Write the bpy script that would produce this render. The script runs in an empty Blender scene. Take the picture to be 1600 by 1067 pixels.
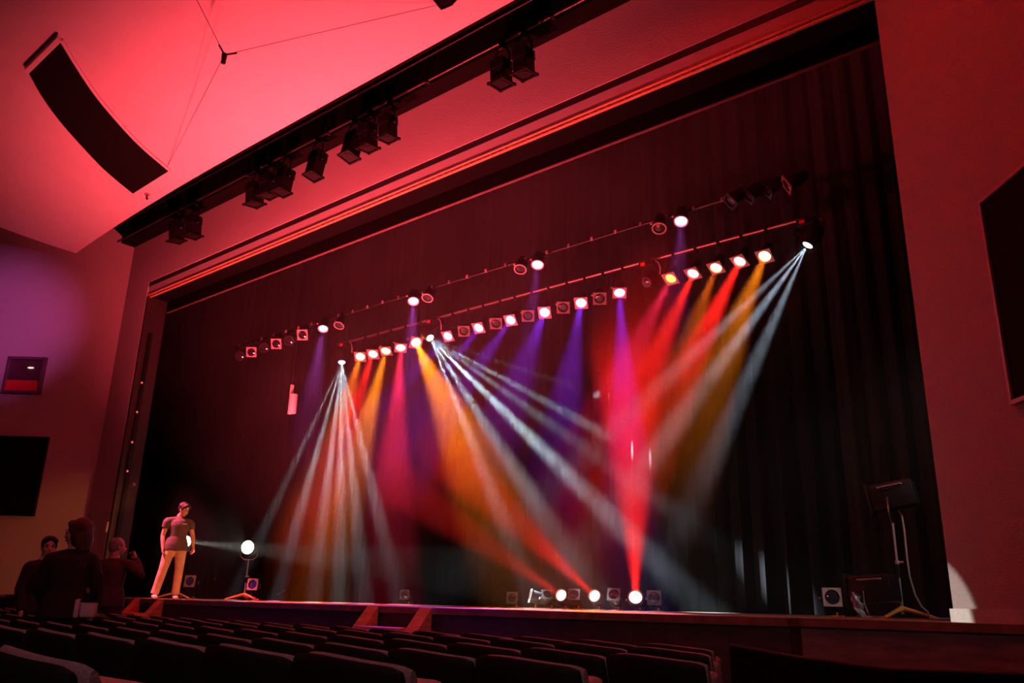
import bpy, bmesh, math, random
from mathutils import Vector, Matrix, Quaternion, Euler
random.seed(7)
scene = bpy.context.scene
COL = scene.collection

# ------------------------------------------------------------------ camera
FPX, PITCH, YAW, ROLL = 1301.0, math.radians(17.51), math.radians(40.13), math.radians(1.43)
CAM = Vector((0.0, 0.0, 0.05))
_f = Vector((-math.sin(YAW)*math.cos(PITCH), math.cos(YAW)*math.cos(PITCH), math.sin(PITCH)))
_r0 = Vector((math.cos(YAW), math.sin(YAW), 0)); _u0 = _r0.cross(_f)
_r = _r0*math.cos(ROLL) + _u0*math.sin(ROLL); _u = _r.cross(_f)
cd = bpy.data.cameras.new('camera'); co = bpy.data.objects.new('camera', cd); COL.objects.link(co)
cd.sensor_width = 36; cd.lens = FPX/1600*36; cd.clip_start = 0.05; cd.clip_end = 200
co.matrix_world = Matrix(((_r.x, _u.x, -_f.x, CAM.x), (_r.y, _u.y, -_f.y, CAM.y), (_r.z, _u.z, -_f.z, CAM.z), (0, 0, 0, 1)))
scene.camera = co

# ------------------------------------------------------------------ view, world
scene.view_settings.view_transform = 'Standard'; scene.view_settings.look = 'None'
scene.view_settings.gamma = 1; scene.view_settings.exposure = 0.0
scene.view_settings.use_curve_mapping = False
scene.cycles.use_denoising = True
scene.cycles.volume_bounces = 0
scene.cycles.volume_step_rate = 0.5
scene.cycles.volume_max_steps = 128
scene.cycles.sample_clamp_indirect = 4.0
w = bpy.data.worlds.new('world'); scene.world = w; w.use_nodes = True
w.node_tree.nodes['Background'].inputs[0].default_value = (0.004, 0.0015, 0.002, 1)
w.node_tree.nodes['Background'].inputs[1].default_value = 0.3

# ------------------------------------------------------------------ geometry from the photograph's perspective
def pray(px, py):
    return (_f*FPX + _r*(px-800) + _u*(533.5-py)).normalized()
def onY(px, py, Y):
    d = pray(px, py); return CAM + d*((Y-CAM.y)/d.y)
def onZ(px, py, Z):
    d = pray(px, py); return CAM + d*((Z-CAM.z)/d.z)
def onX(px, py, X):
    d = pray(px, py); return CAM + d*((X-CAM.x)/d.x)
def onP(px, py, p, n):
    d = pray(px, py); return CAM + d*((p-CAM).dot(n)/d.dot(n))
HEAD = Vector((-math.sin(YAW), math.cos(YAW), 0)); SIDE = Vector((math.cos(YAW), math.sin(YAW), 0))

# ------------------------------------------------------------------ lamps
def spot(name, loc, target, color, watt, deg, blend=0.5, radius=0.05, parent=None):
    l = bpy.data.lights.new(name, 'SPOT'); l.color = color; l.energy = watt
    l.spot_size = math.radians(deg); l.spot_blend = blend; l.shadow_soft_size = radius
    o = bpy.data.objects.new(name, l); COL.objects.link(o)
    d = Vector(target)-Vector(loc)
    o.location = loc; o.rotation_mode = 'QUATERNION'; o.rotation_quaternion = d.to_track_quat('-Z', 'Y')
    if parent is not None:
        o.parent = parent; o.location = Vector(loc)-parent.location
    return o

RED = (1.0, 0.062, 0.085)
# red floods without fixtures, added at the stage lip to light the ceiling panel
spot('added_ceiling_flood', (-11.0, 6.28, 0.10), (-11.5, 9.6, 7.0), RED, 6900, 116, 1.0, 0.12)
spot('added_ceiling_flood', (-7.8, 6.03, 0.10), (-7.9, 8.2, 7.0), RED, 4000, 92, 1.0, 0.12)
# dim warm house light from the rear of the hall
spot('house_light', (1.5, -4.0, 5.2), (-6.0, 5.0, -0.4), (1.0, 0.38, 0.46), 340, 64, 1.0, 0.2)
# unseen white lamp added behind the right wall to brighten the lamp stands
spot('added_wing_light', (0.6, 9.3, 3.4), (-4.6, 10.5, 0.7), (1.0, 0.95, 0.88), 280, 44, 1.0, 0.1)
# violet wash on the left side wall
_w = pray(-4, 505); _w = CAM + _w*(16.9/_w.dot(HEAD))
spot('violet_wash_light', (-8.0, 2.5, 5.0), _w, (1.0, 0.14, 0.66), 2100, 19, 1.0, 0.1)
# red and amber side light on the man at the stage edge
spot('side_light', (-15.6, 6.0, 4.6), (-14.6, 8.0, 0.9), (1.0, 0.10, 0.17), 6500, 24, 0.6, 0.1)
spot('side_light', (-10.2, 7.9, 0.9), (-14.6, 8.0, 0.8), (1.0, 0.30, 0.07), 330, 30, 0.6, 0.1)

# ------------------------------------------------------------------ materials
def mat(name, col, rough=0.6, metal=0.0, bump=0.0, scale=8.0, var=0.0, stretch=(1, 1, 1), emit=None, es=0.0, spec=0.5):
    m = bpy.data.materials.new(name); m.use_nodes = True
    nt = m.node_tree; b = nt.nodes['Principled BSDF']
    b.inputs['Base Color'].default_value = (*col, 1); b.inputs['Roughness'].default_value = rough
    b.inputs['Metallic'].default_value = metal; b.inputs['Specular IOR Level'].default_value = spec
    if bump or var:
        tc = nt.nodes.new('ShaderNodeTexCoord'); mp = nt.nodes.new('ShaderNodeMapping')
        mp.inputs['Scale'].default_value = stretch
        nz = nt.nodes.new('ShaderNodeTexNoise'); nz.inputs['Scale'].default_value = scale; nz.inputs['Detail'].default_value = 5
        nt.links.new(tc.outputs['Object'], mp.inputs[0]); nt.links.new(mp.outputs[0], nz.inputs['Vector'])
        if var:
            cr = nt.nodes.new('ShaderNodeValToRGB')
            cr.color_ramp.elements[0].position = 0.3; cr.color_ramp.elements[1].position = 0.7
            cr.color_ramp.elements[0].color = (*[c*(1-var) for c in col], 1)
            cr.color_ramp.elements[1].color = (*[min(1, c*(1+var)) for c in col], 1)
            nt.links.new(nz.outputs['Fac'], cr.inputs[0]); nt.links.new(cr.outputs[0], b.inputs['Base Color'])
        if bump:
            bp = nt.nodes.new('ShaderNodeBump'); bp.inputs['Strength'].default_value = bump; bp.inputs['Distance'].default_value = 0.02
            nt.links.new(nz.outputs['Fac'], bp.inputs['Height']); nt.links.new(bp.outputs[0], b.inputs['Normal'])
    if emit:
        b.inputs['Emission Color'].default_value = (*emit, 1); b.inputs['Emission Strength'].default_value = es
        m.cycles.emission_sampling = 'NONE'
    return m
M = dict(
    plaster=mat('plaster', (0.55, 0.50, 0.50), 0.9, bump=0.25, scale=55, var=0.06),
    ceiling=mat('ceiling_plaster', (0.66, 0.62, 0.62), 0.9, bump=0.04, scale=2.5, var=0.03),
    trimorange=mat('orange_trim', (0.85, 0.45, 0.25), 0.35, 0.3, var=0.15, scale=30),
    black=mat('black_paint', (0.012, 0.011, 0.011), 0.55, var=0.2, scale=20),
    blackmetal=mat('black_metal', (0.02, 0.018, 0.018), 0.4, 0.6, var=0.2, scale=25),
    dullframe=mat('dull_frame_metal', (0.13, 0.11, 0.11), 0.55, 0.2, var=0.15, scale=30),
    frame=mat('gel_frame_metal', (0.36, 0.31, 0.31), 0.5, 0.2, var=0.15, scale=30),
    chrome=mat('chrome', (0.75, 0.75, 0.76), 0.22, 1.0, var=0.05),
    polemetal=mat('pale_pole_metal', (0.85, 0.83, 0.82), 0.28, 0.8, var=0.05),
    slotmetal=mat('slot_pipe_metal', (0.10, 0.075, 0.07), 0.35, 0.8, var=0.1, scale=20),
    lantern=mat('lantern_black', (0.006, 0.005, 0.005), 0.5, var=0.2, scale=20, spec=0.3),
    rig=mat('rig_pipe_metal', (0.35, 0.30, 0.29), 0.4, 0.8, var=0.1, scale=20),
    legvelour=mat('leg_velour', (0.016, 0.014, 0.014), 0.95, bump=0.2, scale=140, var=0.15, stretch=(1, 1, 0.15), spec=0.1),
    curtain=mat('black_velour', (0.0055, 0.005, 0.005), 0.95, bump=0.2, scale=140, var=0.15, stretch=(1, 1, 0.15), spec=0.1),
    border=mat('black_serge', (0.006, 0.005, 0.005), 0.97, bump=0.1, scale=90, var=0.15, spec=0.05),
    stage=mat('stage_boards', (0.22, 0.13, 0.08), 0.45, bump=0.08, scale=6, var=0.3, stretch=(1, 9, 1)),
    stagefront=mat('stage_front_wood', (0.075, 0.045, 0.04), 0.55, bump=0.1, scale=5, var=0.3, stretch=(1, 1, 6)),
    floor=mat('auditorium_carpet', (0.02, 0.015, 0.016), 0.95, bump=0.3, scale=120, var=0.2),
    seat=mat('seat_fabric', (0.40, 0.33, 0.31), 0.7, bump=0.3, scale=160, var=0.2),
    shell=mat('seat_shell', (0.006, 0.005, 0.005), 0.7, var=0.2, scale=12, stretch=(1, 1, 5)),
    wood=mat('orange_plywood', (0.80, 0.36, 0.15), 0.55, bump=0.1, scale=7, var=0.18, stretch=(1, 1, 7)),
    orange=mat('orange_enamel', (0.75, 0.28, 0.05), 0.45, var=0.1),
    white=mat('white_plastic', (0.75, 0.72, 0.72), 0.5, var=0.04),
    skin=mat('skin', (0.62, 0.37, 0.27), 0.55, var=0.06, scale=25),
    hairblack=mat('black_hair', (0.015, 0.011, 0.010), 0.45, bump=0.6, scale=60, var=0.4, stretch=(4, 4, 1)),
    hairbrown=mat('brown_hair', (0.055, 0.022, 0.012), 0.5, bump=0.6, scale=60, var=0.4, stretch=(4, 4, 1)),
    hairgrey=mat('grey_hair', (0.22, 0.19, 0.18), 0.6, bump=0.5, scale=70, var=0.3, stretch=(4, 4, 1)),
    tee=mat('charcoal_tee', (0.085, 0.07, 0.075), 0.85, bump=0.3, scale=14, var=0.15),
    khaki=mat('khaki_cotton', (0.58, 0.42, 0.29), 0.85, bump=0.5, scale=9, var=0.12),
    darkcloth=mat('black_cloth', (0.012, 0.011, 0.013), 0.9, bump=0.3, scale=18, var=0.25),
    browncloth=mat('dark_brown_cloth', (0.06, 0.03, 0.028), 0.9, bump=0.35, scale=14, var=0.3),
    shoe=mat('pale_shoe', (0.6, 0.55, 0.52), 0.6, var=0.08),
    darkshoe=mat('dark_shoe', (0.015, 0.012, 0.012), 0.5, var=0.1),
    whitecloth=mat('white_cloth', (0.7, 0.67, 0.68), 0.85, var=0.05),
    tie=mat('violet_tie', (0.25, 0.12, 0.45), 0.6, var=0.1),
    lip=mat('lip', (0.40, 0.12, 0.11), 0.5, var=0.05),
    eye=mat('eye_dark', (0.02, 0.015, 0.015), 0.2, var=0.05),
    glassdark=mat('dark_lens', (0.02, 0.02, 0.03), 0.08, 0.0, var=0.05, spec=1.0),
    lensblue=mat('blue_reflection_lens', (0.03, 0.05, 0.30), 0.12, 0.0, var=0.1, spec=1.0),  # blue reflections put into the lens colour
    redpanel=mat('red_panel', (0.75, 0.04, 0.04), 0.5, var=0.05),
    cable=mat('black_cable', (0.03, 0.025, 0.025), 0.5, var=0.1),
    greycable=mat('grey_cable', (0.35, 0.32, 0.32), 0.4, var=0.1),
    plastic=mat('clear_plastic_bag', (0.25, 0.28, 0.33), 0.3, var=0.1, scale=20, bump=0.4),
    grille=mat('grille_cloth', (0.006, 0.005, 0.005), 0.95, bump=0.3, scale=200, var=0.2, spec=0.1),
    ledlamp=mat('lit_red_lamp', (0.5, 0.05, 0.03), 0.4, emit=(1, 0.12, 0.06), es=0.9),
)
def lens_mat(name, col, s):
    return mat('lit_lens_'+name, (0.1, 0.1, 0.1), 0.3, emit=col, es=s)
LM = dict(white=lens_mat('white', (0.86, 0.93, 1), 9), warm=lens_mat('warm', (1, 0.93, 0.75), 14), amber=lens_mat('amber', (1, 0.55, 0.18), 9),
          red=lens_mat('red', (1, 0.30, 0.22), 9), rose=lens_mat('rose', (1, 0.35, 0.35), 9), purple=lens_mat('purple', (0.80, 0.42, 1), 8),
          pink=lens_mat('pink', (1, 0.5, 0.95), 8), dimamber=lens_mat('dim_amber', (1, 0.40, 0.08), 3.0))

# ------------------------------------------------------------------ mesh helpers
class MB:
    def __init__(s): s.bm = bmesh.new()
    def box(s, c, size, rot=None, bev=0.0):
        r = bmesh.ops.create_cube(s.bm, size=1.0); vs = r['verts']
        mt = Matrix.Translation(Vector(c)) @ ((rot.to_matrix().to_4x4() if not isinstance(rot, Matrix) else rot.to_4x4()) if rot is not None else Matrix.Identity(4)) @ Matrix.Diagonal((*size, 1))
        bmesh.ops.transform(s.bm, matrix=mt, verts=vs)
        if bev:
            es = list({e for v in vs for e in v.link_edges})
            bmesh.ops.bevel(s.bm, geom=es, offset=bev, segments=2, affect='EDGES', profile=0.5)
        return s
    def hull(s, pts_bottom, pts_top):
        n = len(pts_bottom)
        a = [s.bm.verts.new(p) for p in pts_bottom]; b = [s.bm.verts.new(p) for p in pts_top]
        s.bm.faces.new(a[::-1]); s.bm.faces.new(b)
        for i in range(n): s.bm.faces.new((a[i], a[(i+1) % n], b[(i+1) % n], b[i]))
        return s
    def prism(s, pts, vec):
        return s.hull([Vector(p) for p in pts], [Vector(p)+Vector(vec) for p in pts])
    def ring(s, c, ax, up, rx, ry, n):
        ax = Vector(ax).normalized(); x = Vector(up).cross(ax)
        if x.length < 1e-4: x = Vector((1, 0, 0)).cross(ax)
        if x.length < 1e-4: x = Vector((0, 1, 0)).cross(ax)
        x.normalize(); y = ax.cross(x)
        return [s.bm.verts.new(Vector(c)+x*rx*math.cos(2*math.pi*i/n)+y*ry*math.sin(2*math.pi*i/n)) for i in range(n)]
    def loft(s, rings, n=16, cap=True, up=(0, 1, 0)):
        # rings: (centre, rx, ry); rx across, ry along `up`
        P = [Vector(r[0]) for r in rings]; L = []
        for i, r in enumerate(rings):
            a = (P[min(i+1, len(P)-1)]-P[max(i-1, 0)])
            if a.length < 1e-6: a = Vector((0, 0, 1))
            L.append(s.ring(r[0], a, up, max(r[1], 1e-4), max(r[2], 1e-4), n))
        for A, B in zip(L, L[1:]):
            for i in range(n): s.bm.faces.new((A[i], A[(i+1) % n], B[(i+1) % n], B[i]))
        if cap: s.bm.faces.new(L[0][::-1]); s.bm.faces.new(L[-1])
        return s
    def cyl(s, p0, p1, r0, r1=None, n=16, cap=True):
        r1 = r0 if r1 is None else r1
        d = Vector(p1)-Vector(p0)
        up = (0, 0, 1) if abs(d.normalized().z) < 0.9 else (0, 1, 0)
        return s.loft([(p0, r0, r0), (p1, r1, r1)], n, cap, up)
    def tube(s, pts, r, n=8):
        pts = [Vector(p) for p in pts]
        return s.loft([(p, r, r) for p in pts], n, True, (0.13, 0.31, 0.94))
    def ball(s, c, r, rot=None, n=16):
        rr = r if hasattr(r, '__len__') else (r, r, r)
        q = bmesh.ops.create_uvsphere(s.bm, u_segments=n, v_segments=max(6, n//2+2), radius=1.0)
        mt = Matrix.Translation(Vector(c)) @ (rot.to_4x4() if rot is not None else Matrix.Identity(4)) @ Matrix.Diagonal((*rr, 1))
        bmesh.ops.transform(s.bm, matrix=mt, verts=q['verts']); return s
    def lathe(s, prof, c=(0, 0, 0), n=20, caps=True):
        # prof: (radius, z)
        return s.loft([((c[0], c[1], c[2]+z), r, r) for r, z in prof], n, caps)
    def xf(s, m): bmesh.ops.transform(s.bm, matrix=m, verts=s.bm.verts[:]); return s
    def build(s, name, m, parent=None, loc=None, smooth=None):
        bmesh.ops.recalc_face_normals(s.bm, faces=s.bm.faces[:])
        me = bpy.data.meshes.new(name); s.bm.to_mesh(me); s.bm.free()
        me.materials.append(m)
        o = bpy.data.objects.new(name, me); COL.objects.link(o)
        if parent is not None: o.parent = parent
        if loc is not None: o.location = loc
        if smooth is not None:
            me.polygons.foreach_set('use_smooth', [True]*len(me.polygons))
            me.set_sharp_from_angle(angle=math.radians(smooth))
        return o
def tag(o, label, cat, group=None, kind=None):
    o['label'] = label; o['category'] = cat
    if group: o['group'] = group
    if kind: o['kind'] = kind
    return o
def thing(name, label, cat, loc=(0, 0, 0), group=None, rotz=0.0):
    o = bpy.data.objects.new(name, None); COL.objects.link(o); o.empty_display_size = 0.1
    o.location = loc; o.rotation_euler = (0, 0, rotz)
    return tag(o, label, cat, group)
def struct(o): o['kind'] = 'structure'; return o
ORD = ['first', 'second', 'third', 'fourth', 'fifth', 'sixth', 'seventh', 'eighth', 'ninth', 'tenth', 'eleventh', 'twelfth', 'thirteenth',
       'fourteenth', 'fifteenth', 'sixteenth', 'seventeenth', 'eighteenth', 'nineteenth', 'twentieth', 'twenty-first', 'twenty-second', 'twenty-third', 'twenty-fourth', 'twenty-fifth']

# ================================================================== the setting
D = 7.6                                   # proscenium plane
FLOOR = -0.95
JL = -16.45                               # left jamb
JR = -1.745                               # right jamb
FOLD = Vector((-17.42, D, 0))             # where the splayed left wall meets the jamb face
TOPZ = 7.38
struct(MB().box((-10, 0, FLOOR-0.1), (40, 26, 0.2)).build('floor', M['floor']))
# stage deck with a bowed lip
lip = [(-19.0, 6.75), (-16.5, 6.65), (-13, 6.35), (-10, 6.12), (-7, 6.0), (-5, 6.05), (-3.75, 6.2), (-2.62, 6.4)]
lipR = [(-2.62, 6.62), (-1.6, 6.72), (-0.2, 6.8)]
deck = [(x, y) for x, y in lip]+[(x, y) for x, y in lipR]+[(3, 6.8), (3, 14.2), (-32, 14.2), (-32, 7.8), (-19, 7.8)]
struct(MB().prism([(x, y, -0.06) for x, y in deck], (0, 0, 0.06)).build('stage_floor', M['stage']))
front = [(x, y+0.03) for x, y in lip]+[(x, y+0.25) for x, y in lip[::-1]]
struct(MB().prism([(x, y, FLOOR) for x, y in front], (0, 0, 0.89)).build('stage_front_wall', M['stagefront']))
frontR = [(-2.62, 6.65), (-1.6, 6.75), (-0.2, 6.83), (-0.2, 7.05), (-1.6, 7.0), (-2.62, 6.9)]
struct(MB().prism([(x, y, FLOOR) for x, y in frontR], (0, 0, 0.89)).build('stage_side_wall', mat('lit_front_wood', (0.26, 0.17, 0.15), 0.6, bump=0.15, scale=4, var=0.35, stretch=(1, 1, 5))))  # paler wood colour stands in for lamp light on this stretch

# header face above the opening, with groove, lower strip and orange edge
hz = 6.34
struct(MB().box(((-19.9+2.9)/2, D+0.2, (hz+9.0)/2), (22.8, 0.4, 9.0-hz)).build('wall_header', M['plaster']))
XA, XB = JL, 3.0
struct(MB().box(((XA+XB)/2, D+0.20, 6.29), (XB-XA, 0.38, 0.10)).build('trim_1', M['black']))
struct(MB().box(((XA+XB)/2, D+0.05, 6.145), (XB-XA, 0.06, 0.19)).build('trim_2', M['plaster']))
struct(MB().box(((XA+XB)/2, D+0.26, 6.12), (XB-XA, 0.34, 0.22)).build('trim_5', M['border']))  # black piece added so the underside of the header stays dark
g = MB().box(((XA+XB)/2, D+0.03, 6.043), (XB-XA, 0.05, 0.012), bev=0.003).box(((XA+XB)/2, D+0.05, 6.0), (XB-XA, 0.04, 0.022), bev=0.005)
for i in range(150):
    g.ball((XA+0.06+i*(XB-XA)/150, D+0.04, 6.02), 0.011, n=6)
struct(g.build('trim_3', M['trimorange']))
# left jamb face and the splayed left wall
struct(MB().box(((JL+FOLD.x)/2, D+0.2, (hz-0.95)/2), (JL-FOLD.x, 0.4, hz+0.95)).build('wall_jamb', M['plaster']))
zt1 = onY(197, 446, D).z; nL = -HEAD
def WL(px, py): return onP(px, py, FOLD, HEAD)
top2 = WL(155, 426); top3 = WL(150, 330)
wl = [Vector((FOLD.x, D, FLOOR)), Vector((FOLD.x, D, TOPZ)), top3, top3-SIDE*7, Vector((FOLD.x, D, FLOOR))-SIDE*9.5]
wl[3].z = top3.z+0.8
struct(MB().prism(wl, HEAD*0.25).build('wall_left', M['plaster']))
# splayed right wall
RD = Vector((math.sin(YAW), -math.cos(YAW), 0)); PR = Vector((JR, D, 0)); nR = Vector((RD.y, -RD.x, 0))
back = -nR if nR.dot(CAM-PR) > 0 else nR
quad = [PR+Vector((0, 0, -0.95)), PR+RD*6.0+Vector((0, 0, -0.95)), PR+RD*6.0+Vector((0, 0, 11)), PR+Vector((0, 0, 11))]
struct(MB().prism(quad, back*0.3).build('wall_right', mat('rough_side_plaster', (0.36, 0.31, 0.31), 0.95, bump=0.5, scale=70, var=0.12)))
bq = [PR+RD*0.0, PR+RD*2.2, PR+RD*2.2+Vector((0, 0, 0.10)), PR+Vector((0, 0, 0.10))]
struct(MB().prism(bq, -back*0.03).build('baseboard_right', mat('stone_skirting', (0.42, 0.38, 0.38), 0.6, bump=0.1, scale=30, var=0.1)))
# baseboard at the foot of the left wall
b0 = Vector((FOLD.x, D, 0))
for nm, z0, z1, th, mm in (('baseboard_left', -0.95, 0.0, 0.04, M['black']), ('baseboard_left_cap', -0.06, -0.0, 0.07, M['frame'])):
    q = [b0-SIDE*0.5+Vector((0, 0, z0)), b0-SIDE*6+Vector((0, 0, z0)), b0-SIDE*6+Vector((0, 0, z1)), b0-SIDE*0.5+Vector((0, 0, z1))]
    struct(MB().prism(q, nL*th).build(nm, mm))
# stage house: side and rear walls, roof
struct(MB().box((-14, 14.0, 5), (36, 0.2, 10.4)).build('wall_back', M['black']))
struct(MB().box((-30, 11, 5), (0.2, 6.6, 10.4)).build('wall_stage_left', M['black']))
struct(MB().box((1.6, 11, 5), (0.2, 6.6, 10.4)).build('wall_stage_right', M['black']))
struct(MB().box((-14, 11, 9.9), (36, 6.6, 0.2)).build('stage_roof', M['black']))

# acoustic ceiling panel: curved, its front edge along the stage
def edgeY(x): return 6.33+(0.26*((-x-11)/7)**2 if x < -11 else 0.0)
ZP = 7.0
def panel_z(x, y): return ZP+0.026*(max(0, 6.33-y))**2
pm = bmesh.new(); NX, NY = 36, 30; G = []
for i in range(NX+1):
    x = -17.83+(i/NX)*20.5; row = []
    for j in range(NY+1):
        y = edgeY(x)+(j/NY)*(-9.5-edgeY(x)); row.append(Vector((x, y, panel_z(x, y))))
    G.append(row)
lo = [[pm.verts.new(p) for p in r] for r in G]; hi = [[pm.verts.new(p+Vector((0, 0, 0.16))) for p in r] for r in G]
for i in range(NX):
    for j in range(NY):
        pm.faces.new((lo[i][j], lo[i][j+1], lo[i+1][j+1], lo[i+1][j])); pm.faces.new((hi[i][j], hi[i+1][j], hi[i+1][j+1], hi[i][j+1]))
for i in range(NX):
    pm.faces.new((lo[i][0], lo[i+1][0], hi[i+1][0], hi[i][0])); pm.faces.new((lo[i][NY], hi[i][NY], hi[i+1][NY], lo[i+1][NY]))
for j in range(NY):
    pm.faces.new((lo[0][j], hi[0][j], hi[0][j+1], lo[0][j+1])); pm.faces.new((lo[NX][j], lo[NX][j+1], hi[NX][j+1], hi[NX][j]))
q = MB(); q.bm.free(); q.bm = pm
struct(q.build('ceiling', M['ceiling'], smooth=40))
struct(MB().box((-8, 0, 10.6), (34, 22, 0.2)).build('ceiling_upper', M['black']))
def on_panel(px, py):
    z = ZP
    for _ in range(30):
        p = onZ(px, py, z); z = panel_z(p.x, p.y)
    return onZ(px, py, z)

# long curved black grille let into the ceiling panel
Rr = [(96, 60), (120, 100), (150, 145), (185, 187.5), (220, 225), (265, 264)]
Ll = [(45, 110), (65, 146), (92, 184), (125, 222), (164, 263), (208, 300)]
def interp(pl, n):
    out = []
    for k in range(n+1):
        t = k/n*(len(pl)-1); i = min(int(t), len(pl)-2); u = t-i
        p = [Vector(pl[max(0, min(len(pl)-1, i+d))]) for d in (-1, 0, 1, 2)]
        out.append(0.5*((2*p[1])+(-p[0]+p[2])*u+(2*p[0]-5*p[1]+4*p[2]-p[3])*u*u+(-p[0]+3*p[1]-3*p[2]+p[3])*u**3))
    return out
RI, LI = interp(Rr, 24), interp(Ll, 24)
PA = [on_panel(*p) for p in RI]; PB = [on_panel(*p) for p in LI]
gt = thing('ceiling_grille', 'long curved black grille strip set in the red-lit ceiling panel', 'grille', (PA[12]+PB[12])/2)
o0 = gt.location
gm = MB(); dn = Vector((0, 0, -0.035))
A = [gm.bm.verts.new(p-o0+dn) for p in PA]; B = [gm.bm.verts.new(p-o0+dn) for p in PB]
A2 = [gm.bm.verts.new(p-o0+Vector((0, 0, 0.03))) for p in PA]; B2 = [gm.bm.verts.new(p-o0+Vector((0, 0, 0.03))) for p in PB]
for i in range(24):
    gm.bm.faces.new((A[i], A[i+1], B[i+1], B[i])); gm.bm.faces.new((A2[i], B2[i], B2[i+1], A2[i+1]))
    gm.bm.faces.new((A[i], A2[i], A2[i+1], A[i+1])); gm.bm.faces.new((B[i], B[i+1], B2[i+1], B2[i]))
gm.bm.faces.new((A[0], B[0], B2[0], A2[0])); gm.bm.faces.new((A[24], A2[24], B2[24], B[24]))
gm.build('grille_cloth', M['grille'], gt)
rim = MB()
loop = PA+PB[::-1]
rim.tube([p-o0+Vector((0, 0, -0.02)) for p in PA], 0.028, 8).tube([p-o0+Vector((0, 0, -0.02)) for p in PB], 0.012, 8)
e0, e1 = PA[0]-o0, PB[0]-o0; out = (PA[0]-PA[2]); out.z = 0; out.normalize()
rim.hull([e0+Vector((0, 0, -0.07)), e1+Vector((0, 0, -0.07)), e1+out*0.10+Vector((0, 0, -0.07)), e0+out*0.10+Vector((0, 0, -0.07))],
         [e0+Vector((0, 0, 0.03)), e1+Vector((0, 0, 0.03)), e1+out*0.10+Vector((0, 0, 0.03)), e0+out*0.10+Vector((0, 0, 0.03))])
rim.build('frame', M['ceiling'], gt, smooth=40)
# corner of a second black grille that peeks in at the top edge
c0 = on_panel(690, 9); t2 = thing('ceiling_grille', 'corner of a black ceiling grille at the top edge, above the slot', 'grille', c0)
q0 = [on_panel(678, -6), on_panel(690, 9), on_panel(706, 2), on_panel(760, -60), on_panel(740, -80)]
MB().prism([p-c0+Vector((0, 0, -0.04)) for p in q0], (0, 0, 0.06)).build('grille_cloth', M['grille'], t2)
MB().tube([p-c0+Vector((0, 0, -0.05)) for p in q0[:4]], 0.014).build('frame', M['blackmetal'], t2)

# microphone hung on three wires
mp_ = CAM+pray(350, 91)*11.3
mt_ = thing('hanging_microphone', 'small dark microphone hung on three thin wires below the ceiling panel', 'microphone', mp_)
m = MB(); m.cyl((0, 0, 0.06), (0.0, 0, -0.05), 0.035, 0.028).ball((0, 0, -0.06), (0.03, 0.03, 0.025)).build('body', M['blackmetal'], mt_, smooth=40)
for px, py in ((300, -15), (700, 4), (262, 259)):
    e = on_panel(px, py)-mp_; e.z -= 0.0
    m = MB(); m.tube([Vector((0, 0, 0.05)), e.normalized()*0.16+Vector((0, 0, 0.03))], 0.012); m.build('wire_sleeve', M['blackmetal'], mt_)
    MB().tube([Vector((0, 0, 0.05)), e], 0.004, 6).build('wire', M['cable'], mt_)
hk = on_panel(230, 303)
ht_ = thing('ceiling_hook', 'small dark hook under the ceiling panel past the curved grille', 'hook', hk)
MB().cyl((0, 0, 0.0), (0, 0, -0.03), 0.05, 0.04).build('plate', M['frame'], ht_, smooth=40)
MB().tube([(0, 0, -0.03), (0, 0, -0.09), (0.03, 0.0, -0.12), (0.05, 0, -0.09)], 0.014).build('hook_arm', M['blackmetal'], ht_)

# black lighting slot between panel and header
struct(MB().box((-8.1, D-0.16, TOPZ+0.28), (18.6, 0.3, 0.56)).build('lighting_slot_beam', M['border']))
struct(MB().box((-7.4, 6.95, 8.3), (21.0, 0.2, 1.15)).build('lighting_slot_fascia', M['border']))
SY, SZ = 7.18, 7.17
sp = thing('slot_pipe', 'long black lighting pipe running along the ceiling slot', 'pipe', (-10, SY, SZ+0.18))
MB().cyl((-7.3, 0, 0), (11.5, 0, 0), 0.022, n=12).build('pipe', M['slotmetal'], sp, smooth=40)
for i in range(9):
    MB().cyl((-7.0+i*2.3, 0, 0.02), (-7.0+i*2.3, 0, 0.75), 0.018).box((-7.0+i*2.3, 0, 0.0), (0.05, 0.08, 0.08)).build('hanger', M['blackmetal'], sp)
sp2 = thing('slot_pipe', 'thin upper pipe in the ceiling slot, above the row of black lanterns', 'pipe', (-10, 7.12, 7.72))
MB().cyl((-7.3, 0, 0), (11.5, 0, 0), 0.02, n=10).build('pipe', M['blackmetal'], sp2, smooth=40)
for i in range(9):
    MB().cyl((-7.1+i*2.3, 0, 0.0), (-7.1+i*2.3, 0, 0.4), 0.014).build('hanger', M['blackmetal'], sp2)

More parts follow.
